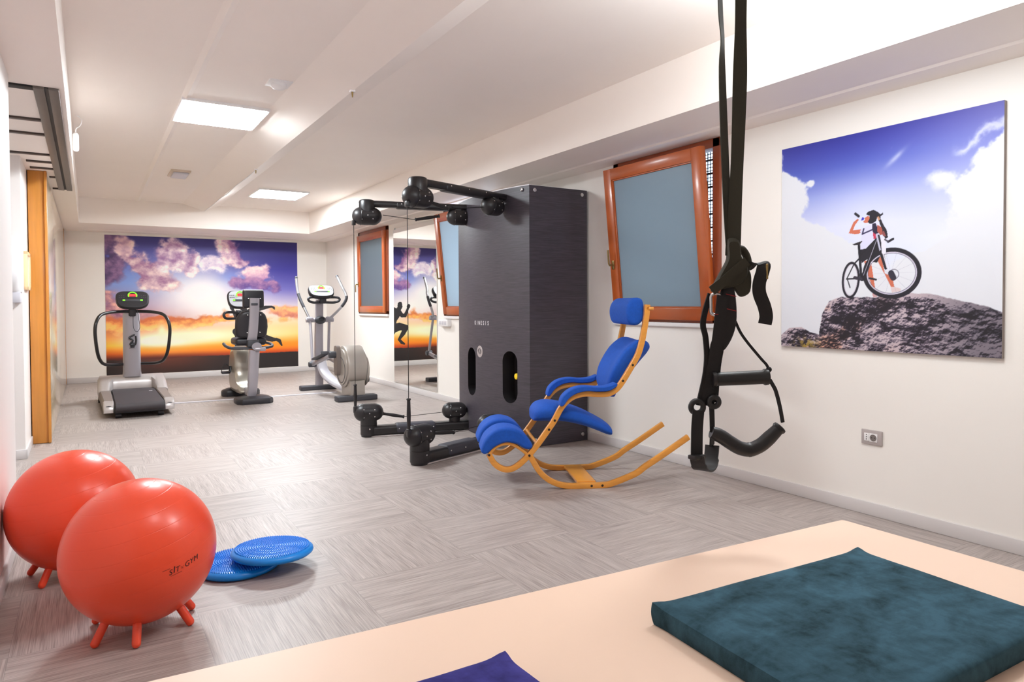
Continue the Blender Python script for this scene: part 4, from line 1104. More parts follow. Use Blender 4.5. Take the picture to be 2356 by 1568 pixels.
# ---- treadmill
TX = 0.452
tr = thing('treadmill', 'silver treadmill with black belt and looping black handrail, at the left', 'treadmill', (TX, 8.95, 0))
b = B(); b.box((TX - .235, 8.12, .055), (TX + .235, 9.75, .135), .012); b.obj('deck', M_ANTH, tr)
b = B()
def loop_sec(w):
    pts = []
    R = .045
    for k in range(9): pts.append((8.06 + R - R * math.sin(PI * k / 8) if False else 8.105 - R * math.sin(PI * k / 8), .118 - R * math.cos(PI * k / 8)))
    pts += [(9.50, .163), (9.50, .073)]
    return [(TX + w, y, z) for y, z in pts]
b.loft([loop_sec(-.222), loop_sec(.222)]); b.obj('running_belt', M_BELT, tr, angle=50)
B().box((TX + .15, 9.12, .1625), (TX + .185, 9.15, .1642)).obj('belt_mark', M_PRINTW, tr, smooth=False)
for sx in (-1, 1):
    def X_(a): return TX + sx * a
    b = B()
    b.loft([[(X_(i), y, .06), (X_(i), y, .158), (X_(i + .008), y, .168), (X_(o - .012), y, .166), (X_(o), y, .150), (X_(o), y, .06)] for y, i, o in ((8.30, .238, .330), (9.05, .236, .345), (9.55, .236, .36))])
    b.obj('side_rail', M_TAUPE, tr)
    b = B()
    b.loft([[(X_(i), y, z0), (X_(i), y, z1 - .008), (X_(i + .008), y, z1), (X_(o - .01), y, z1), (X_(o), y, z1 - .01), (X_(o), y, z0)] for y, i, o, z0, z1 in ((8.175, .242, .325, .060, .090), (8.19, .238, .329, .055, .125), (8.24, .236, .332, .05, .158), (8.32, .236, .333, .05, .170))])
    cap = b.obj('end_cap', M_SILV2, tr)
    M = Matrix.Translation((X_(.284), 8.196, .120)) @ Matrix.Rotation(math.radians(-42), 4, 'X')
    b = B(); b.sphere((0, 0, 0), .03, 20, 10, (1, .6, .12)); bmesh.ops.transform(b.bm, matrix=M, verts=b.bm.verts); b.obj('bubble_level', M_ANTH, cap)
    b = B(); b.cyl((X_(.17), 8.20, .03), (X_(.225), 8.20, .03), .030, seg=22); b.obj('roller_foot', M_ANTH, tr)
    b = B(); b.cyl((X_(.33), 9.62, .045), (X_(.362), 9.62, .045), .045, seg=22); b.obj('wheel', M_ANTH, tr)
# hood over the motor: two lobes with a scooped front between them
b = B(); rows = []
for k in range(33):
    x = -.365 + .73 * k / 32; q = smooth(.20, .262, abs(x))
    y0 = 9.30 * q + 9.52 * (1 - q); slope = q
    edge = 1 - .25 * smooth(.34, .365, abs(x))
    prof_ = [(y0, .10), (y0, .168 + .004 * slope), (y0 + .01 + .05 * slope, .182 + .02 * slope + .05 * (1 - slope)), (y0 + .03 + .12 * slope, .29 - .045 * slope), (9.60, .322 - .02 * slope), (9.72, .315), (9.86, .25), (9.95, .13), (9.955, .06)]
    rows.append([(TX + x, y, max(.06, z * edge + .10 * (1 - edge))) for y, z in prof_])
v = [[b.bm.verts.new(Vector(p)) for p in r] for r in rows]
for A_, C_ in zip(v, v[1:]):
    for j in range(len(A_) - 1): b.bm.faces.new((A_[j], A_[j + 1], C_[j + 1], C_[j]))
b.bm.faces.new(v[0]); b.bm.faces.new(v[-1]); b.bm.faces.new([r[0] for r in v] + [r[-1] for r in v[::-1]])
b.obj('motor_hood', M_SILV2, tr, angle=50)
# column, leaning slightly, with rounded front
b = B(); rings = []
for z, hw, y in ((.30, .105, 9.60), (.36, .098, 9.60), (.60, .095, 9.598), (1.06, .092, 9.59), (1.10, .075, 9.59)):
    rings.append([(TX + hw * math.copysign(abs(math.cos(t)) ** .55, math.cos(t)), y + .062 * math.copysign(abs(math.sin(t)) ** .8, math.sin(t)), z) for t in [k * 2 * PI / 28 for k in range(28)]])
b.loft(rings); b.obj('column', M_SILVER, tr)
hp = [(0, 9.53, 1.098), (.10, 9.50, 1.097), (.22, 9.40, 1.090), (.32, 9.28, 1.062), (.368, 9.20, .99), (.385, 9.18, .89), (.380, 9.19, .77), (.366, 9.22, .64), (.344, 9.27, .55), (.305, 9.36, .487), (.23, 9.48, .46), (.12, 9.58, .455), (.06, 9.59, .455)]
full = [(TX + x, y, z) for x, y, z in hp] ; left = [(TX - x, y, z) for x, y, z in hp[1:]]
b = B(); b.tube(catmull(left[::-1] + full, 6), .0185, 14); b.obj('handrail', M_BLK2, tr)
cs, P_ = console('console', tr, (TX + .012, 9.50, 1.245), .36, .225, math.radians(28), M_ANTH)
b = B(); b.beam((TX + .006, 9.53, 1.04), (TX + .010, 9.51, 1.17), .075, .06, .012, 3); b.obj('console_neck', M_ANTH, tr)
B().box((TX - .022, 9.463, 1.135), (TX + .032, 9.490, 1.160), .006).obj('stop_button', M_RED, tr)
b = B(); b.tube(catmull([(TX + .055, 9.49, 1.16), (TX + .075, 9.48, 1.0), (TX + .085, 9.50, .90), (TX + .055, 9.51, .85), (TX + .02, 9.515, .90), (TX + .015, 9.50, 1.08)], 8), .003, 6); b.obj('safety_cord', M_ANTH2, tr)
b = B(); b.tube(catmull([(TX + .03, 9.52, .815), (TX - .03, 9.51, .78), (TX + .01, 9.505, .745), (TX - .02, 9.51, .70), (TX + .03, 9.515, .69), (TX + .045, 9.515, .74), (TX + .04, 9.52, .80)], 6), .010, 8); b.box((TX - .018, 9.51, .655), (TX + .028, 9.54, .715), .006); b.obj('hanging_strap', M_ANTH, tr)
B().box((TX - .03, 9.525, .645), (TX + .035, 9.56, .658), .003).obj('strap_ledge', M_SILVER, tr)

# ---- recumbent bike seen from behind
BX = 1.672
bk = thing('exercise_bike', 'recumbent exercise bike with black padded seat, in front of the mural', 'exercise bike', (BX, 8.9, 0))
def foot(lo, hi, z, taper, name, root):
    (x0, y0), (x1, y1) = lo, hi; xm = (x0 + x1) / 2
    oct_ = [(x0, y0 + .06), (x0 + .05, y0), (x1 - .05, y0), (x1, y0 + .06), (x1, y1 - .06), (x1 - .05, y1), (x0 + .05, y1), (x0, y1 - .06)]
    b = B(); b.loft([[(xm + (x - xm) * k, (y0 + y1) / 2 + (y - (y0 + y1) / 2) * k, zz) for x, y in oct_] for k, zz in ((.97, 0.0), (1, .01), (1, z * .55), (.95, z * .75), (taper, z))])
    return b.obj(name, M_ANTH, root)
foot((BX - .205, 8.42), (BX + .205, 8.76), .085, .6, 'rear_foot', bk)
foot((BX - .23, 9.30), (BX + .23, 9.52), .10, .7, 'front_foot', bk)
# curved silver post carrying the seat
def strip(path, w, th, r, name, m, root, wd=(1, 0, 0)):
    return B().ribbon(catmull(path, 6), w, wd, th, r).obj(name, m, root)
B().ribbon(catmull([(BX - .022, 8.60, .07), (BX - .012, 8.575, .20), (BX - .002, 8.56, .42), (BX + .01, 8.56, .63)], 6), [.100 + .018 * min(1, i / 9) for i in range(19)], (1, 0, 0), .09, .03).obj('seat_post', M_SILVER, bk)
b = B(); b.loft([[(BX + .03 + .056 * math.cos(t), 8.60 + yy, .675 + .07 * math.sin(t) * .7 + .0 * yy) for t in [k * 2 * PI / 20 for k in range(20)]] for yy in (-.10, .20)]); b.obj('seat_slider', M_SILVER, bk)
B().rbar((BX + .0, 8.50, .648), (BX + .13, 8.49, .642), .024, 16, .6).obj('adjust_lever', M_PLASTIC2 if False else M_SILVER, bk)
strip([(BX - .01, 8.60, .735), (BX + .0, 8.57, .85), (BX + .008, 8.55, 1.0), (BX + .012, 8.53, 1.14), (BX + .014, 8.525, 1.252)], .112, .045, .018, 'back_post', M_SILVER, bk)
B().box((BX - .03, 8.497, 1.165), (BX + .045, 8.502, 1.19), .002).obj('name_plate', M_ANTH2, bk)
b = B(); b.box((BX - .068, 8.53, .668), (BX + .062, 8.66, .752), .014, 3); b.obj('seat_bracket', M_ANTH2, bk)
# back cushion and head cushion (fronts face the back wall)
b = B(); rings = []
for t, hw in ((0, .10), (.03, .155), (.12, .176), (.4, .186), (.65, .180), (.85, .155), (.95, .12), (1, .07)):
    z = .775 + .325 * t; th = .035 if t in (0, 1) else .055
    rings.append([(BX - .008 + hw * math.copysign(abs(math.cos(q)) ** .6, math.cos(q)), 8.635 - .05 * t + th * math.copysign(abs(math.sin(q)) ** .7, math.sin(q)), z) for q in [k * 2 * PI / 28 for k in range(28)]])
b.loft(rings); bc = b.obj('back_cushion', M_LEATHER, bk, angle=70)
b = B(); b.box((BX - .108, 8.545, 1.135), (BX + .128, 8.64, 1.345), .022, 4); hc = b.obj('head_cushion', M_LEATHER, bk)
B().box((BX - .10, 8.552, 1.335), (BX + .12, 8.635, 1.352), .006).obj('cushion_trim', M_CONS, hc)
for x, z, q, yy in ((-.05, 1.245, hc, 8.545), (.085, 1.245, hc, 8.545), (-.062, 1.05, bc, 8.543), (.085, 1.05, bc, 8.543), (-.065, .84, bc, 8.567), (.08, .84, bc, 8.567)):
    B().rbar((BX + x, yy - .006, z), (BX + x, yy + .02, z), .0085, 10).obj('bolt', M_STUD, q)
b = B(); b.box((BX - .19, 8.60, .685), (BX + .165, 8.96, .775), .035, 4); b.obj('seat_cushion', M_LEATHER, bk)
hh = [(BX - .295, 8.78, .705), (BX - .29, 8.68, .685), (BX - .245, 8.60, .662), (BX - .12, 8.575, .655), (BX, 8.57, .655), (BX + .14, 8.575, .655), (BX + .225, 8.61, .668), (BX + .235, 8.70, .69), (BX + .19, 8.79, .708)]
b = B(); b.tube(catmull(hh, 6), .0175, 12); b.obj('seat_handle', M_ANTH2, bk)
# body shell with brass-tinted flywheel housing and low frame
M_GILT = mat('bronze-tinted shell', (172, 164, 152), 0.28, metal=0.5)
b = B(); pr = [(8.74, .10), (9.05, .075), (9.38, .09), (9.47, .20), (9.46, .40), (9.40, .55), (9.28, .63), (9.12, .655), (9.02, .60), (8.98, .46), (8.95, .32), (8.88, .22), (8.78, .17)]
ps = smoothp(pr, 4); cyy = sum(p[0] for p in ps) / len(ps); czz = sum(p[1] for p in ps) / len(ps)
b.loft([[(BX - .045 + x, cyy + (y - cyy) * k, czz + (z - czz) * k) for y, z in ps] for x, k in ((-.095, .80), (-.085, .92), (-.06, .99), (0, 1), (.06, .99), (.085, .92), (.095, .80))])
b.obj('body_shell', M_GILT, bk)
b = B(); b.ribbon(catmull([(BX - .01, 8.62, .115), (BX - .02, 8.80, .13), (BX - .03, 9.0, .16), (BX - .03, 9.2, .18)], 6), .12, (1, 0, 0), .09, .03); b.obj('base_beam', M_SILVER, bk)
strip([(BX - .04, 9.32, .60), (BX - .035, 9.34, .85), (BX - .03, 9.30, 1.10)], .07, .05, .018, 'console_post', M_ANTH, bk)
console('console', bk, (BX - .022, 9.22, 1.25), .31, .235, math.radians(20), M_CONS)
hl = [(BX - .03 + x, y, z) for x, y, z in ((0, 9.28, 1.07), (-.08, 9.22, 1.078), (-.17, 9.16, 1.078), (-.20, 9.14, 1.055), (-.195, 9.14, 1.02), (-.16, 9.16, 1.0), (-.08, 9.22, .998), (0, 9.28, 1.0), (.08, 9.22, .998), (.16, 9.16, 1.0), (.195, 9.14, 1.02), (.20, 9.14, 1.055), (.17, 9.16, 1.078), (.08, 9.22, 1.078))]
b = B(); b.tube(catmull(hl, 5, True), .0165, 12, True); b.obj('front_handle', M_ANTH, bk)
for sx, dz in ((-1, 1), (1, -1)):
    cx = BX - .045; c0 = V(cx + sx * .095, 9.22, .40); c1 = c0 + V(sx * .022, -.03 * dz, -.075 * dz)
    b = B(); b.beam(c0 + V(sx * .01, 0, 0), c1, .03, .022, .006); cr = b.obj('crank', M_ANTH, bk)
    B().box((min(c1.x, c1.x + sx * .10), c1.y - .05, c1.z - .014), (max(c1.x, c1.x + sx * .10), c1.y + .05, c1.z + .014), .008).obj('pedal', M_ANTH, bk)
    b = B(); b.tube([(c1.x + sx * .052 + .047 * math.cos(t), c1.y, c1.z + .105 * math.sin(t)) for t in np.linspace(0.02, PI - .02, 14)], .006, 8, False, .6); b.obj('pedal_strap', M_ANTH, bk)

# ---- cross trainer
EX = 2.765
el = thing('cross_trainer', 'silver elliptical cross trainer with tall swing arms, in the right back corner', 'cross trainer', (EX, 8.9, 0))
B().box((2.52, 8.02, 0), (3.02, 8.17, .066), .014, 3).obj('rear_foot', M_ANTH2, el)
B().box((2.44, 9.36, 0), (2.94, 9.49, .062), .014, 3).obj('front_foot', M_ANTH2, el)
# drum housing with side discs
DC = (8.30, .402); DR = .258
def disc(x0, x1, r, name, m, root, c=DC, seg=48, e=.02):
    b = B(); b.lathe([(0, 0), (0, r - e), (e * .3, r - e * .3), (e, r), (x1 - x0 - e, r), (x1 - x0 - e * .3, r - e * .3), (x1 - x0, r - e), (x1 - x0, 0)], (x0, c[0], c[1]), (1, 0, 0), seg, False)
    return b.obj(name, m, root)
M_SHELL = mat('warm silver shell', (172, 164, 156), 0.36, metal=0.3)
drum = disc(2.665, 2.905, DR, 'drum_housing', M_SHELL, el)
disc(2.648, 2.67, DR * .86, 'side_disc', M_SHELL, drum, (8.30, .40), 48, .008)
b = B(); b.tube([(2.647, 8.29 + .155 * math.cos(t), .36 + .155 * math.sin(t)) for t in [k * 2 * PI / 40 for k in range(40)]], .004, 6, True); b.obj('disc_groove', M_ANTH2, drum)
disc(2.903, 2.935, DR * .80, 'side_disc', M_SHELL, drum, (8.26, .36), 40, .01)
b = B(); b.loft([[(x, y, z) for x, y in ((2.69, 8.06), (2.87, 8.06), (2.87, 8.40), (2.69, 8.40))] for z in (.05, .24)]); b.obj('drum_pedestal', M_SHELL, el, smooth=False)
# crank plate and crank on the visible side
b = B(); b.loft([[(x, 8.36 + .07 * math.copysign(abs(math.cos(t)) ** .6, math.cos(t)), .475 + .185 * math.copysign(abs(math.sin(t)) ** .7, math.sin(t))) for t in [k * 2 * PI / 28 for k in range(28)]] for x in (2.60, 2.612, 2.648)]); b.obj('crank_plate', M_TAUPE, el)
B().rbar((2.52, 8.36, .55), (2.61, 8.36, .55), .042, 20).obj('crank_boss', M_ANTH2, el)
B().rbar((2.93, 8.24, .235), (2.985, 8.24, .235), .040, 20).obj('crank_boss', M_ANTH2, el)
# curved spine to the front column
def F_(x, y, z, d=0.0):
    """front assembly written for y about 9.6; the real machine stands 0.2 m nearer"""
    k = (9.40 + d) / 9.60
    return Vector((x * k, y * k, 1.17 + (z - 1.17) * k))
b = B(); b.ribbon(catmull([(2.80, 8.42, .10), (2.79, 8.7, .11), (2.765, 9.0, .15), (2.725, 9.25, .25), (2.705, 9.36, .42)], 6), .135, (1, 0, 0), .085, .035); b.obj('frame_spine', M_PLASTIC2, el)
b = B(); b.ribbon(catmull([(2.70, 9.42, .05), (2.70, 9.41, .20), (2.70, 9.40, .36)], 5), .10, (1, 0, 0), .09, .02); b.obj('spine_leg', M_SILVER, el)
b = B(); b.ribbon([F_(2.750, 9.60, .28), F_(2.752, 9.60, .70), F_(2.765, 9.60, 1.20), F_(2.768, 9.59, 1.24)], [.116, .112, .104, .10], (1, 0, 0), .075, .022); b.obj('column', M_SILVER, el)
cc = F_(2.770, 9.52, 1.355)
console('console', el, cc, .35, .20, math.radians(38), M_CONS)
B().beam(F_(2.772, 9.56, 1.20), F_(2.772, 9.51, 1.30), .085, .05, .012).obj('console_neck', M_SILVER, el)
hl = [F_(2.79 + x, y, z) for x, y, z in ((0, 9.50, 1.265), (-.12, 9.49, 1.272), (-.19, 9.46, 1.268), (-.218, 9.45, 1.245), (-.20, 9.45, 1.215), (-.14, 9.47, 1.198), (-.06, 9.52, 1.20), (0, 9.54, 1.205), (.06, 9.52, 1.20), (.14, 9.47, 1.198), (.20, 9.45, 1.215), (.218, 9.45, 1.245), (.19, 9.46, 1.268), (.12, 9.49, 1.272))]
b = B(); b.tube(catmull(hl, 5, True), .0165, 12, True); q0 = F_(2.79, 9.53, 1.235); b.box(q0 - V(.044, .045, .05), q0 + V(.044, .045, .05), .012); b.obj('pulse_handle', M_ANTH, el)
pc = F_(2.765, 9.56, .955)
b = B(); b.sphere(pc, .075, 24, 14, (1.0, .9, .75)); b.obj('pivot_cover', M_ANTH2, el)
b = B(); b.tube([pc + V(.035 * math.cos(t), -.062, .015 + .022 * math.sin(t)) for t in [k * 2 * PI / 20 for k in range(20)]], .007, 6, True); b.obj('pivot_ring', M_ANTH, el)
B().rbar(F_(2.575, 9.60, .953), F_(2.965, 9.60, .953), .030, 20).obj('pivot_shaft', M_SILVER, el)
for sx, pts, lo in ((-1, [(2.628, .965, 0), (2.59, 1.05, .02), (2.545, 1.145, .05), (2.504, 1.237, .10), (2.472, 1.335, .15), (2.459, 1.43, .18), (2.450, 1.535, .20)], [(2.632, .95, 0), (2.650, .66, -.14), (2.660, .335, -.30)]),
                    (1, [(2.905, .965, 0), (2.975, 1.03, -.08), (3.065, 1.117, -.16), (3.130, 1.20, -.20), (3.157, 1.268, -.21), (3.14, 1.335, -.17), (3.10, 1.41, -.12), (3.028, 1.558, .02)], [(2.905, .95, 0), (2.895, .70, .06), (2.885, .42, .12)])):
    P = catmull([F_(x, 9.60, z, d_) for x, z, d_ in pts], 7)
    k = int(len(P) * .45)
    ar = B().tube(P, .0185, 14).obj('swing_arm', M_CHROME, el)
    B().tube(P[k - 6:k + 9], .0205, 14).obj('hand_grip', M_ANTH2, ar)
    B().capsule(V(P[-1]), V(P[-1]) + (P[-1] - P[-2]) * .6, .0195, 14, 4).obj('end_plug', M_ANTH2, ar)
    B().rbar(P[0] - V(.045, 0, 0), P[0] + V(.045, 0, 0), .036, 20).obj('hub', M_SILVER, ar)
    Q = catmull([F_(x, 9.60, z, d_) for x, z, d_ in lo], 6)
    B().tube(Q, .019, 14).obj('swing_arm', M_SILVER, el)
    h0 = Q[-1].copy(); h1 = V(2.57, 8.36, .55) if sx < 0 else V(2.96, 8.24, .235)
    B().beam(h0, h1, .045, .05, .012).obj('pedal_beam', M_SILVER, el)
    B().rbar(h0 + V(-.05, 0, 0), h0 + V(.05, 0, 0), .038, 18).obj('pivot_boss', M_ANTH2, el)
    c = h0.lerp(h1, .45) + V(0, 0, .045); d = (h1 - h0).normalized()
    b = B(); b.beam(c - d * .19, c + d * .19, .135, .028, .012, 3); pd = b.obj('foot_plate', M_ANTH2, el)
    b = B(); b.beam(c + d * .17 + V(0, 0, .012), c + d * .195 + V(0, 0, .02), .135, .05, .010, 2); b.obj('heel_rim', M_ANTH2, pd)
# ------------------------------------------------------------------ seat balls
def ball_mat():
    m = mat('coral red vinyl', (246, 80, 46), 0.33, coat=0.12, sss=0.06)
    nt = m.node_tree; L = nt.links.new; b = nt.nodes['Principled BSDF']
    tc = nd(nt, 'ShaderNodeTexCoord'); sp = nd(nt, 'ShaderNodeSeparateXYZ'); L(tc.outputs['Object'], sp.inputs[0])
    # fine moulded rings round the ball
    a = nd(nt, 'ShaderNodeMath', operation='ARCSINE'); dv = nd(nt, 'ShaderNodeMath', operation='DIVIDE'); dv.inputs[1].default_value = 0.2555
    L(sp.outputs['Z'], dv.inputs[0]); L(dv.outputs[0], a.inputs[0])
    ml = nd(nt, 'ShaderNodeMath', operation='MULTIPLY'); ml.inputs[1].default_value = 4.3; L(a.outputs[0], ml.inputs[0])
    fr = nd(nt, 'ShaderNodeMath', operation='FRACT'); L(ml.outputs[0], fr.inputs[0])
    ppm = nd(nt, 'ShaderNodeMath', operation='PINGPONG'); ppm.inputs[1].default_value = 0.5; L(fr.outputs[0], ppm.inputs[0])
    mr = nd(nt, 'ShaderNodeMapRange', interpolation_type='SMOOTHSTEP'); mr.inputs['From Min'].default_value = 0.0; mr.inputs['From Max'].default_value = 0.035; L(ppm.outputs[0], mr.inputs['Value'])
    bp = nd(nt, 'ShaderNodeBump', i_Strength=0.32, i_Distance=0.0010); L(mr.outputs[0], bp.inputs['Height'])
    n = nd(nt, 'ShaderNodeTexNoise', i_Scale=90.0, i_Detail=3.0); L(tc.outputs['Object'], n.inputs['Vector'])
    b2 = nd(nt, 'ShaderNodeBump', i_Strength=0.05, i_Distance=0.002); L(n.outputs['Fac'], b2.inputs['Height']); L(bp.outputs[0], b2.inputs['Normal'])
    L(b2.outputs[0], b.inputs['Normal'])
    return m
M_BALL = ball_mat()
M_INK = mat('black print', (52, 18, 16), 0.5)
BR = 0.255
def seat_ball(loc, label):
    t = thing('seat_ball', label, 'exercise ball', (loc[0], loc[1], 0), 'red seat balls with feet')
    c = Vector((loc[0], loc[1], loc[2]))
    b = B(); b.sphere((0, 0, 0), BR, 64, 48)
    o = b.obj('ball', M_BALL, None, angle=180)
    o.parent = t; o.location = (0, 0, loc[2]); LOC[o] = Vector((0, 0, 0))
    tilt = Matrix.Rotation(math.radians(13), 4, Vector((0.53, 0.85, 0))) if False else Matrix.Rotation(math.radians(-12), 4, Vector((-0.05, 1, 0)))
    o.rotation_euler = tilt.to_euler()
    return t, c
def ball_leg(t, c, az):
    d = Vector((math.cos(az), math.sin(az), 0))
    dirn = (d * .55 - V(0, 0, 1) * .83).normalized()
    p0 = c + dirn * (BR - .012)
    tip = p0 + dirn * ((p0.z - .014) / .83)
    p1 = Vector((tip.x, tip.y, .0145))
    b = B(); b.capsule(p0, p1, .0145, 16, 5)
    return b.obj('leg', M_BALL, t)
t, c = seat_ball((0.150, 2.822, 0.280), 'front red seat ball with short feet and black lettering, nearest the viewer')
FRONT_BALL = t
for az in (-2.55, -1.72, -.55, .25, 1.2, 2.5): ball_leg(t, c, az)
# lettering wrapped on the surface, to the right of the middle
def on_ball(c, az0, el0, roll, r):
    n = Vector((math.cos(el0) * math.cos(az0), math.cos(el0) * math.sin(az0), math.sin(el0)))
    ex = Vector((-math.sin(az0), math.cos(az0), 0)); ey = n.cross(ex)
    ca, sa = math.cos(roll), math.sin(roll)
    def fn(x, y):
        u, v = x * ca - y * sa, x * sa + y * ca
        return c + (n * BR + ex * u + ey * v).normalized() * r
    return fn
def ball_print(t, c, az, el, roll):
    fn = on_ball(c, az, el, roll, BR + .0007)
    x = -.052
    for body, size, dx, dy in (('S', .027, .008, -.003), ('I', .032, .0205, .001), ('T', .026, .033, -.002), ("'n'", .013, .050, -.004), ('G', .027, .069, -.001), ('Y', .026, .087, .0), ('M', .027, .107, .001)):
        lettering('letter', body, size, (lambda ox, oy: (lambda u, v: fn(u + ox, v + oy)))(x + dx - .006, dy), M_INK, t, shear=0.25, bold=0.0)
    b = B(); b.loft([[fn(u, .012 + .0 * u), fn(u, .0132)] for u in np.linspace(-.075, -.048, 8)], cap=False, closed_u=False); b.obj('print_line', M_INK, t)
    b = B(); b.loft([[fn(u, -.0165), fn(u, -.0155)] for u in np.linspace(-.05, -.01, 8)], cap=False, closed_u=False); b.obj('print_line', M_INK, t)
ball_print(t, c, math.radians(-62), math.radians(-2), math.radians(10))
t2, c2 = seat_ball((-0.061, 3.549, 0.280), 'rear red seat ball, half hidden behind the front one, by the white wall')
for az in (-2.3, -1.35, -.4, .7, 1.7, 2.8): ball_leg(t2, c2, az)
ball_print(t2, c2, math.radians(-58), math.radians(4), math.radians(8))

# ------------------------------------------------------------------ air balance discs
M_DISC = mat('sky blue soft vinyl', (2, 140, 236), 0.36, coat=0.1)
def balance_disc(label, loc, tilt):
    t = thing('balance_disc', label, 'balance disc', loc, 'blue spiked balance discs')
    R = .176
    b = B()
    pr = [(0, 0), (.0, R - .03), (.004, R - .012), (.012, R - .002), (.018, R), (.026, R - .002), (.034, R - .012), (.037, R - .022), (.039, R - .04), (.041, .06), (.0415, 0)]
    b.lathe(pr, loc, (0, 0, 1), 72, False)
    b.obj('air_cushion', M_DISC, t)
    n = B(); bm = n.bm; lo = Vector(loc)
    for i in range(1, 17):
        r_ = i * .0098; cnt = max(6, int(2 * PI * r_ / .0098)); z0 = float(np.interp(r_, [0, .06, R - .04, R - .022], [.0415, .041, .039, .037])) - .001
        for k in range(cnt):
            an = 2 * PI * (k + (i % 2) * .5) / cnt; c_ = lo + V(r_ * math.cos(an), r_ * math.sin(an), z0)
            q = [bm.verts.new(c_ + V(.0036 * math.cos(w), .0036 * math.sin(w), 0)) for w in (0, PI / 3, 2 * PI / 3, PI, 4 * PI / 3, 5 * PI / 3)]
            s_ = [bm.verts.new(c_ + V(.0020 * math.cos(w), .0020 * math.sin(w), .0050)) for w in (0, PI / 3, 2 * PI / 3, PI, 4 * PI / 3, 5 * PI / 3)]
            for j in range(6): bm.faces.new((q[j], q[(j + 1) % 6], s_[(j + 1) % 6], s_[j]))
            bm.faces.new(s_)
    n.obj('spiked_top', M_DISC, t)['kind'] = 'stuff'
    t.rotation_euler = tilt
    return t
balance_disc('lower blue spiked balance disc, flat on the floor beside the front ball', (0.555, 3.215, 0.0005), (0, 0, 0))
up_ = [o for o in COL.objects if o.name.startswith('balance_disc')][0]
top = copy_tree(up_); top['label'] = 'upper blue spiked balance disc, tilted and resting on the lower disc'
top.location = (0.686, 3.150, 0.0530); top.rotation_euler = (math.radians(-1.2), math.radians(2.4), 0.4)

# ------------------------------------------------------------------ therapy bench and its cushions
M_BENCH = mat('peach vinyl', (238, 208, 186), 0.46, bump=(220, 0.04), var=(3, 0.012))
ZB = 0.50
bench = thing('therapy_bench', 'broad low therapy bench with a smooth peach padded top, in the foreground', 'bench', (1.0, 0.70, 0))
pl = [(-.06, 1.387), (1.978, 1.257), (1.974, -.05), (-.06, -.02)]
def inset(poly, d):
    cx = sum(p[0] for p in poly) / 4; cy = sum(p[1] for p in poly) / 4
    return [(x - math.copysign(d, x - cx), y - math.copysign(d, y - cy)) for x, y in poly]
def rounded(poly, r, n=5):
    out = []; m = len(poly)
    for i in range(m):
        p, a_, c_ = Vector(poly[i]), Vector(poly[i - 1]), Vector(poly[(i + 1) % m])
        u, w = (a_ - p).normalized(), (c_ - p).normalized()
        for k in range(n + 1):
            t_ = k / n; out.append(tuple((p + u * r) * (1 - t_) ** 2 + p * 2 * t_ * (1 - t_) + (p + w * r) * t_ ** 2))
    return out
b = B(); b.loft([[(x, y, z) for x, y in rounded(inset(pl, d), .012)] for d, z in ((.012, ZB - .075), (.003, ZB - .068), (0, ZB - .055), (0, ZB - .012), (.003, ZB - .004), (.010, ZB))])
b.obj('padded_top', M_BENCH, bench)
b = B()
b.box((.06, .10, ZB - .14), (1.86, 1.14, ZB - .075), .006); b.obj('frame', M_PLASTIC2, bench)
for x in (.14, 1.76):
    for y in (.18, 1.06):
        lg = B().box((x - .035, y - .035, 0.012), (x + .035, y + .035, ZB - .13), .006).obj('leg', M_PLASTIC2, bench)
        B().rbar((x, y, 0), (x, y, .016), .045, 18).obj('glide', M_ANTH, lg)

def suede(name, dark, light):
    m = bpy.data.materials.new(name); m.use_nodes = True; nt = m.node_tree; L = nt.links.new
    b = nt.nodes['Principled BSDF']; tc = nd(nt, 'ShaderNodeTexCoord')
    mp = nd(nt, 'ShaderNodeMapping'); mp.inputs['Scale'].default_value = (1.0, 1.5, 1); mp.inputs['Rotation'].default_value = (0, 0, .5); L(tc.outputs['Object'], mp.inputs['Vector'])
    n = nd(nt, 'ShaderNodeTexNoise', i_Scale=9.0, i_Detail=8.0, i_Roughness=0.66, i_Distortion=0.25); L(mp.outputs['Vector'], n.inputs['Vector'])
    mp2 = nd(nt, 'ShaderNodeMapping'); mp2.inputs['Scale'].default_value = (60, 14, 20); mp2.inputs['Rotation'].default_value = (0, 0, 1.0); L(tc.outputs['Object'], mp2.inputs['Vector'])
    n2 = nd(nt, 'ShaderNodeTexNoise', i_Scale=1.0, i_Detail=4.0); L(mp2.outputs['Vector'], n2.inputs['Vector'])
    ad = nd(nt, 'ShaderNodeMath', operation='MULTIPLY_ADD'); L(n2.outputs['Fac'], ad.inputs[0]); ad.inputs[1].default_value = 0.22; L(n.outputs['Fac'], ad.inputs[2])
    r = nd(nt, 'ShaderNodeValToRGB'); L(ad.outputs[0], r.inputs[0]); e = r.color_ramp.elements
    e[0].position = 0.44; e[0].color = lin(*dark); e[1].position = 0.76; e[1].color = lin(*light)
    L(r.outputs[0], b.inputs['Base Color']); b.inputs['Roughness'].default_value = 0.95; b.inputs['Specular IOR Level'].default_value = 0.15
    b.inputs['Sheen Weight'].default_value = 0.04; b.inputs['Sheen Roughness'].default_value = 0.5; b.inputs['Sheen Tint'].default_value = lin(*light)
    n3 = nd(nt, 'ShaderNodeTexNoise', i_Scale=600.0, i_Detail=2.0); L(tc.outputs['Object'], n3.inputs['Vector'])
    bp = nd(nt, 'ShaderNodeBump', i_Strength=0.3, i_Distance=0.001); L(n3.outputs['Fac'], bp.inputs['Height']); L(bp.outputs[0], b.inputs['Normal'])
    return m
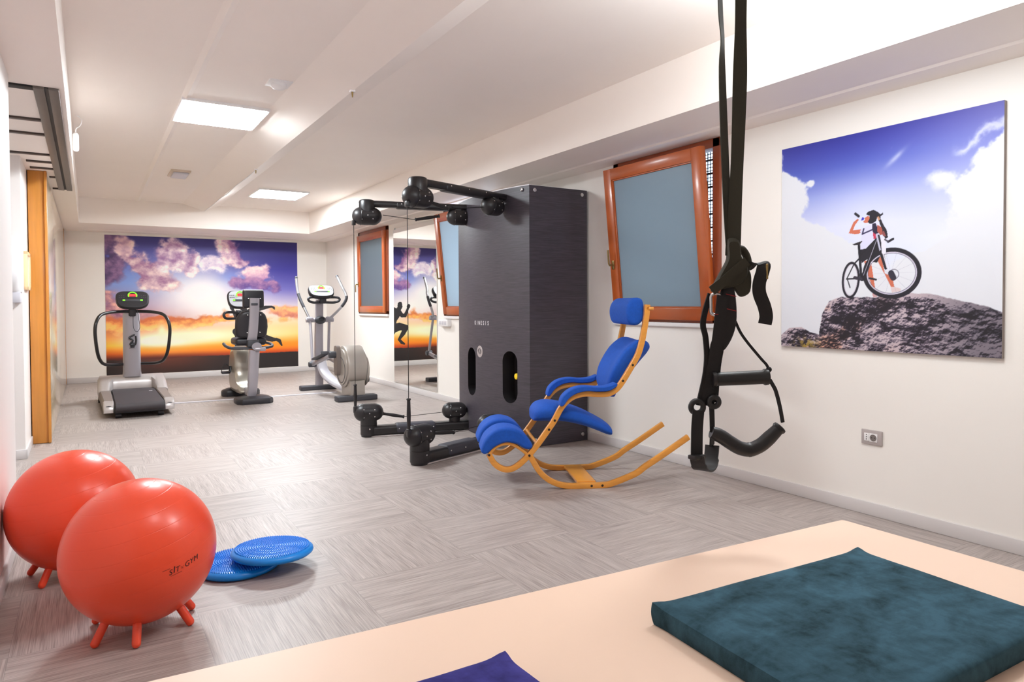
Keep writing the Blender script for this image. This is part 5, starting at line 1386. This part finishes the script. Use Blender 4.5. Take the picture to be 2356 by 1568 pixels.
def cushion(name, label, quad, h, m, wrinkle):
    """quad: corners (back-left, back-right, front-right, front-left)"""
    Q = [Vector((x, y, 0)) for x, y in quad]; N = 44
    b = B(); bm = b.bm; rs = []
    def P(u, v): return (Q[3] * (1 - u) + Q[2] * u) * (1 - v) + (Q[0] * (1 - u) + Q[1] * u) * v
    def lay(z, grow, crown):
        vs_ = []
        for j in range(N + 1):
            row = []
            for i in range(N + 1):
                u, v = i / N, j / N; p = P(u, v); c_ = P(.5, .5)
                eu, ev = min(u, 1 - u), min(v, 1 - v); q = min(eu, ev)
                corner = math.exp(-((eu * eu + ev * ev) / .0016))
                zz = z + crown * ((1 - math.exp(-q / .03)) * .003 + 0.002 * corner - .004 * math.exp(-q / .012) * (1 - corner)) + crown * wrinkle * (fbm(np.array([u * 5.]), np.array([v * 5.]), 5)[0] - .5)
                d = (p - c_); p2 = p + d.normalized() * (corner * .004 * abs(crown)) 
                row.append((p2.x, p2.y, zz))
            vs_.append(row)
        return vs_
    top_ = lay(ZB + h, 0, 1); V_ = [[bm.verts.new(Vector(p)) for p in r] for r in top_]
    for j in range(N):
        for i in range(N): bm.faces.new((V_[j][i], V_[j][i + 1], V_[j + 1][i + 1], V_[j + 1][i]))
    rim = [V_[0][i] for i in range(N + 1)] + [V_[j][N] for j in range(1, N + 1)] + [V_[N][i] for i in range(N - 1, -1, -1)] + [V_[j][0] for j in range(N - 1, 0, -1)]
    c_ = P(.5, .5); prev = rim
    for k in range(1, 8):
        t_ = k / 7; off = .004 * math.sin(PI * t_) - .003 * t_; nxt = []
        for w in rim:
            d = Vector((w.co.x - c_.x, w.co.y - c_.y, 0)).normalized()
            nxt.append(bm.verts.new(Vector((w.co.x, w.co.y, 0)) + d * off + V(0, 0, w.co.z * (1 - t_) + (ZB + .0005) * t_)))
        for i in range(len(rim)): bm.faces.new((prev[i], prev[(i + 1) % len(rim)], nxt[(i + 1) % len(rim)], nxt[i]))
        prev = nxt
    bm.faces.new(prev)
    o = b.obj(name, m, None, angle=55); place(o, (c_.x, c_.y, ZB)); tag(o, label, 'cushion')
    return o
cushion('floor_cushion', 'large flat teal suede cushion lying on the peach bench', [(.994, 1.047), (1.655, 1.007), (1.630, .566), (.958, .584)], .045, suede('teal suede', (33, 54, 62), (62, 95, 111)), .0015)
cushion('floor_cushion', 'navy blue suede cushion at the bottom edge, on the peach bench', [(.05, 1.060), (.625, 1.040), (.650, .57), (.06, .59)], .045, suede('navy suede', (44, 42, 100), (70, 66, 142)), .003)

# ------------------------------------------------------------------ suspension trainer hanging from the ceiling
M_OLIVE = mat('dark olive webbing', (48, 45, 33), 0.8, bump=(500, 0.4), stretch=(1, 1, .3))
M_WEB = mat('black webbing', (24, 21, 23), 0.75, bump=(500, 0.4))
M_RUB = mat('black rubber grip', (30, 28, 30), 0.45, bump=(250, 0.15))
M_STITCH = mat('red stitching', (150, 24, 34), 0.7)
sn = Vector((math.sin(math.radians(31.78)), math.cos(math.radians(31.78)), 0)); sr = Vector((math.cos(math.radians(31.78)), -math.sin(math.radians(31.78)), 0))
def T(r_, z, d=0.0): return sn * (1.9 + d) + sr * r_ + V(0, 0, z)
st = thing('suspension_trainer', 'black suspension trainer straps with handles, hanging from the ceiling', 'suspension trainer', tuple(T(.60, .72)))
B().box(T(.615, ZC - .02) - V(.05, .05, 0), T(.615, ZC - .02) + V(.05, .05, .025), .004).obj('ceiling_anchor', M_STEEL, st)
A_ = catmull([T(.640, 2.645), T(.637, 2.3), T(.6335, 2.0), T(.6325, 1.88), T(.6305, 1.76), T(.625, 1.585), T(.617, 1.406), T(.612, 1.30)], 6)
W_ = [.037 + .003 * math.sin(i * .35) for i in range(len(A_))]
B().ribbon(A_, W_, [sr + sn * .25 * math.sin(i * .12) for i in range(len(A_))], .0028).obj('anchor_strap', M_OLIVE, st)
A_ = catmull([T(.575, 2.645, .02), T(.578, 2.3, .02), T(.581, 2.0, .015), T(.5865, 1.90, .012), T(.5855, 1.82, .012), T(.5905, 1.645, .01), T(.598, 1.466, .008), T(.607, 1.33, .004)], 6)
tw = np.linspace(1.28, .35, len(A_))
B().ribbon(A_, .030, [sr * math.cos(q + .18 * math.sin(i * .4)) + sn * math.sin(q) for i, q in enumerate(tw)], .0028).obj('anchor_strap', M_OLIVE, st)
# wrapped knot of the strap
def blob(name, poly, d0, d1, m, r=.006, root=None):
    b = B(); c_ = Vector((sum(p[0] for p in poly) / len(poly), sum(p[1] for p in poly) / len(poly)))
    ps_ = smoothp(poly, 4)
    def ring(k, d): return [T(c_.x + (x - c_.x) * k, c_.y + (z - c_.y) * k, d) for x, z in ps_]
    b.loft([ring(.86, d0), ring(.97, d0 + (d1 - d0) * .2), ring(1, (d0 + d1) / 2), ring(.97, d0 + (d1 - d0) * .8), ring(.86, d1)])
    return b.obj(name, m, root or st)
kn = blob('strap_knot', [(.597, 1.345), (.627, 1.343), (.634, 1.30), (.652, 1.27), (.648, 1.235), (.62, 1.215), (.575, 1.205), (.552, 1.203), (.575, 1.25), (.597, 1.295)], -.016, .016, M_OLIVE)
B().ribbon(catmull([T(.549, 1.203, -.018), T(.585, 1.232, -.022), T(.62, 1.262, -.02), T(.648, 1.284, -.012)], 5), .026, [(sr * -.62 + V(0, 0, .78))] * 16, .004).obj('knot_wrap', M_OLIVE, kn)
blob('knot_tail', [(.612, 1.225), (.645, 1.262), (.662, 1.25), (.66, 1.20), (.636, 1.186), (.622, 1.20)], -.008, .012, M_OLIVE, root=kn)
B().tube(catmull([T(.628, 1.320, .012), T(.645, 1.318, .02), T(.658, 1.300, .022), T(.660, 1.276, .016), T(.650, 1.262, .008)], 5), .011, 10).obj('knot_loop', M_OLIVE, kn)
# folded free end on the right
fe = B().ribbon(catmull([T(.655, 1.268, .014), T(.676, 1.278, .004), T(.693, 1.276, -.012), T(.688, 1.255, -.020), T(.680, 1.225, -.018), T(.684, 1.195, -.008), T(.700, 1.160, .0), T(.707, 1.132, .004), T(.704, 1.110, .006)], 6),
    .036, [sr * math.cos(q) * .9 + sn * .35 * math.sin(q) + V(0, 0, .10) for q in np.linspace(.2, -.4, 49)], .003).obj('free_strap_end', M_WEB, st)
B().box(T(.700, 1.246, -.02) - V(.003, .003, .012), T(.700, 1.246, -.02) + V(.003, .003, .030), .002).obj('buckle_edge', M_BRASS, fe)
# steel carabiner
P = [T(.5635 + .012 * math.cos(t), 1.166 + (.018 if math.sin(t) > 0 else -.018) + .012 * math.sin(t), -.004 - .004 * math.cos(t)) for t in [k * 2 * PI / 28 for k in range(28)]]
B().tube(P, .0045, 10, True).obj('carabiner', M_STUD, st)
# main body of folded straps
blob('strap_body', [(.580, 1.205), (.612, 1.215), (.622, 1.16), (.620, 1.105), (.604, 1.06), (.582, 1.036), (.577, 1.09), (.576, 1.16)], -.010, .010, M_WEB)
for z in (1.190, 1.150):
    B().ribbon([T(.590, z + .004, -.0125), T(.606, z, -.0125), T(.619, z - .003, -.011)], .0018, (0, 0, 1), .0012).obj('stitch_line', M_STITCH, st)
B().ribbon([T(.556, 1.138, -.016), T(.568, 1.138, -.016)], .0016, (0, 0, 1), .001).obj('stitch_line', M_STITCH, st)
B().ribbon(catmull([T(.580, 1.19, -.014), T(.571, 1.10, -.012), T(.563, 1.03, -.006), T(.552, .96, 0), T(.536, .885, .004)], 6), [.030] * 10 + [.034] * 15, [sr] * 25, .0045).obj('main_strap', M_WEB, st)
B().ribbon(catmull([T(.584, 1.15, .004), T(.580, 1.06, .006), T(.570, .99, .008), T(.561, .893, .004)], 6), .024, sr, .004).obj('main_strap', M_WEB, st)
B().ribbon(catmull([T(.552, 1.195, .006), T(.538, 1.15, .004), T(.530, 1.11, .0), T(.536, 1.075, -.004), T(.540, 1.02, -.004), T(.536, .97, -.002), T(.526, .92, .0), T(.518, .885, .0)], 6), .018, [sr * .9 + sn * .4] * 43, .0035).obj('side_strap', M_WEB, st)
# upper handle: straight foam grip and cord
g1 = B().lathe([(0, 0), (0, .021), (.008, .023), (.012, .019), (.14, .0195), (.146, .023), (.155, .022), (.158, 0)], T(.556, .957), T(.7135, .9635) - T(.556, .957), 24, False).obj('hand_grip', M_RUB, st)
B().ribbon(catmull([T(.620, 1.118, .0), T(.634, 1.088, .0), T(.655, 1.058, .0), T(.690, 1.016, .0), T(.710, .992, .0), T(.7135, .966, .0)], 6), .007, sr, .004).obj('grip_cord', M_WEB, st)
B().sphere(T(.7135, .984), .008, 12, 8).obj('cord_knot', M_WEB, st)
# lower handle: bent grip
B().ribbon(catmull([T(.7175, .955, .004), T(.728, .937, .004), T(.735, .922, .004), T(.746, .880, .004), T(.7535, .836, .002)], 6), .010, [sr + sn * .5] * 25, .005).obj('grip_cord', M_WEB, st)
P = catmull([T(.5535, .810), T(.566, .805), T(.584, .796), T(.606, .781), T(.628, .7675), T(.645, .762), T(.662, .7605), T(.678, .766), T(.697, .777), T(.720, .798), T(.742, .820)], 5)
g2 = B().tube(P, [.0165 + .003 * min(1, i / 6, (len(P) - 1 - i) / 6) for i in range(len(P))], 18).obj('hand_grip', M_RUB, st)
B().rbar(T(.738, .816), T(.747, .825), .0195, 18).obj('grip_end', M_RUB, g2)
B().rbar(T(.657, .760, 0), T(.662, .7605, 0), .0205, 18).obj('grip_seam', M_RUB, g2)
B().ribbon(catmull([T(.560, .93, .004), T(.556, .87, .002), T(.556, .81, .0)], 5), .012, sr, .004).obj('grip_cord', M_WEB, st)
# rings and foot loop
for r_, z, R in ((.513, .881, .017), (.560, .895, .013)):
    M = Matrix.Translation(T(r_, z, -.004))
    B().tube([T(r_ + R * math.cos(t), z + R * math.sin(t), -.004) for t in [k * 2 * PI / 24 for k in range(24)]], .008, 10, True).obj('ring', M_RUB, st)
fl = B().ribbon(catmull([T(.514, .872, -.014), T(.509, .83, -.020), T(.507, .79, -.024), T(.506, .750, -.026)], 5), .033, sr + sn * .15, .0035).obj('foot_strap', M_WEB, st)
B().ribbon(catmull([T(.558, .884, .012), T(.563, .84, .024), T(.566, .80, .032), T(.566, .765, .036)], 5), .030, sr * .6 + sn * .8, .0035).obj('foot_strap', M_WEB, st)
B().box(T(.506, .748, -.03) - V(.022, .014, .006), T(.506, .748, -.03) + V(.022, .014, .006), .003).obj('strap_buckle', M_RUB, fl)
crd = catmull([T(.506, .750, -.030), T(.510, .728, -.028), T(.520, .711, -.020), T(.536, .706, -.004), T(.552, .714, .014), T(.562, .738, .028), T(.567, .766, .036)], 6)
B().ribbon(crd, [.042] * 8 + [.046] * 21 + [.040] * 8, [(sr * .80 - sn * .60)] * 37, .0045).obj('foot_cradle', M_RUB, st)
# ------------------------------------------------------------------ camera
cd = bpy.data.cameras.new('camera'); cam = bpy.data.objects.new('camera', cd); COL.objects.link(cam)
yaw, pit, rol = math.radians(31.78), math.radians(1.229), math.radians(-0.263)
fw = Vector((math.sin(yaw) * math.cos(pit), math.cos(yaw) * math.cos(pit), -math.sin(pit)))
rt = Vector((math.cos(yaw), -math.sin(yaw), 0)); up = rt.cross(fw)
r2 = rt * math.cos(rol) + up * math.sin(rol); u2 = -rt * math.sin(rol) + up * math.cos(rol)
M = Matrix((r2, u2, -fw)).transposed().to_4x4(); M.translation = (0, 0, 1.17)
cam.matrix_world = M
cd.sensor_width = 36; cd.sensor_fit = 'HORIZONTAL'; cd.lens = 1575.12 / 2356 * 36
cd.shift_y = -51.951 / 2356
cd.clip_start = 0.02
SC.camera = cam

vs = SC.view_settings
SC.display_settings.display_device = 'sRGB'
vs.view_transform = 'Standard'; vs.look = 'None'; vs.gamma = 1; vs.use_curve_mapping = False
vs.exposure = EXPOSURE
cy = SC.cycles
cy.max_bounces = 8; cy.diffuse_bounces = 5; cy.glossy_bounces = 4; cy.transmission_bounces = 4; cy.sample_clamp_indirect = 8
cy.use_denoising = True
cy.caustics_reflective = False; cy.caustics_refractive = False
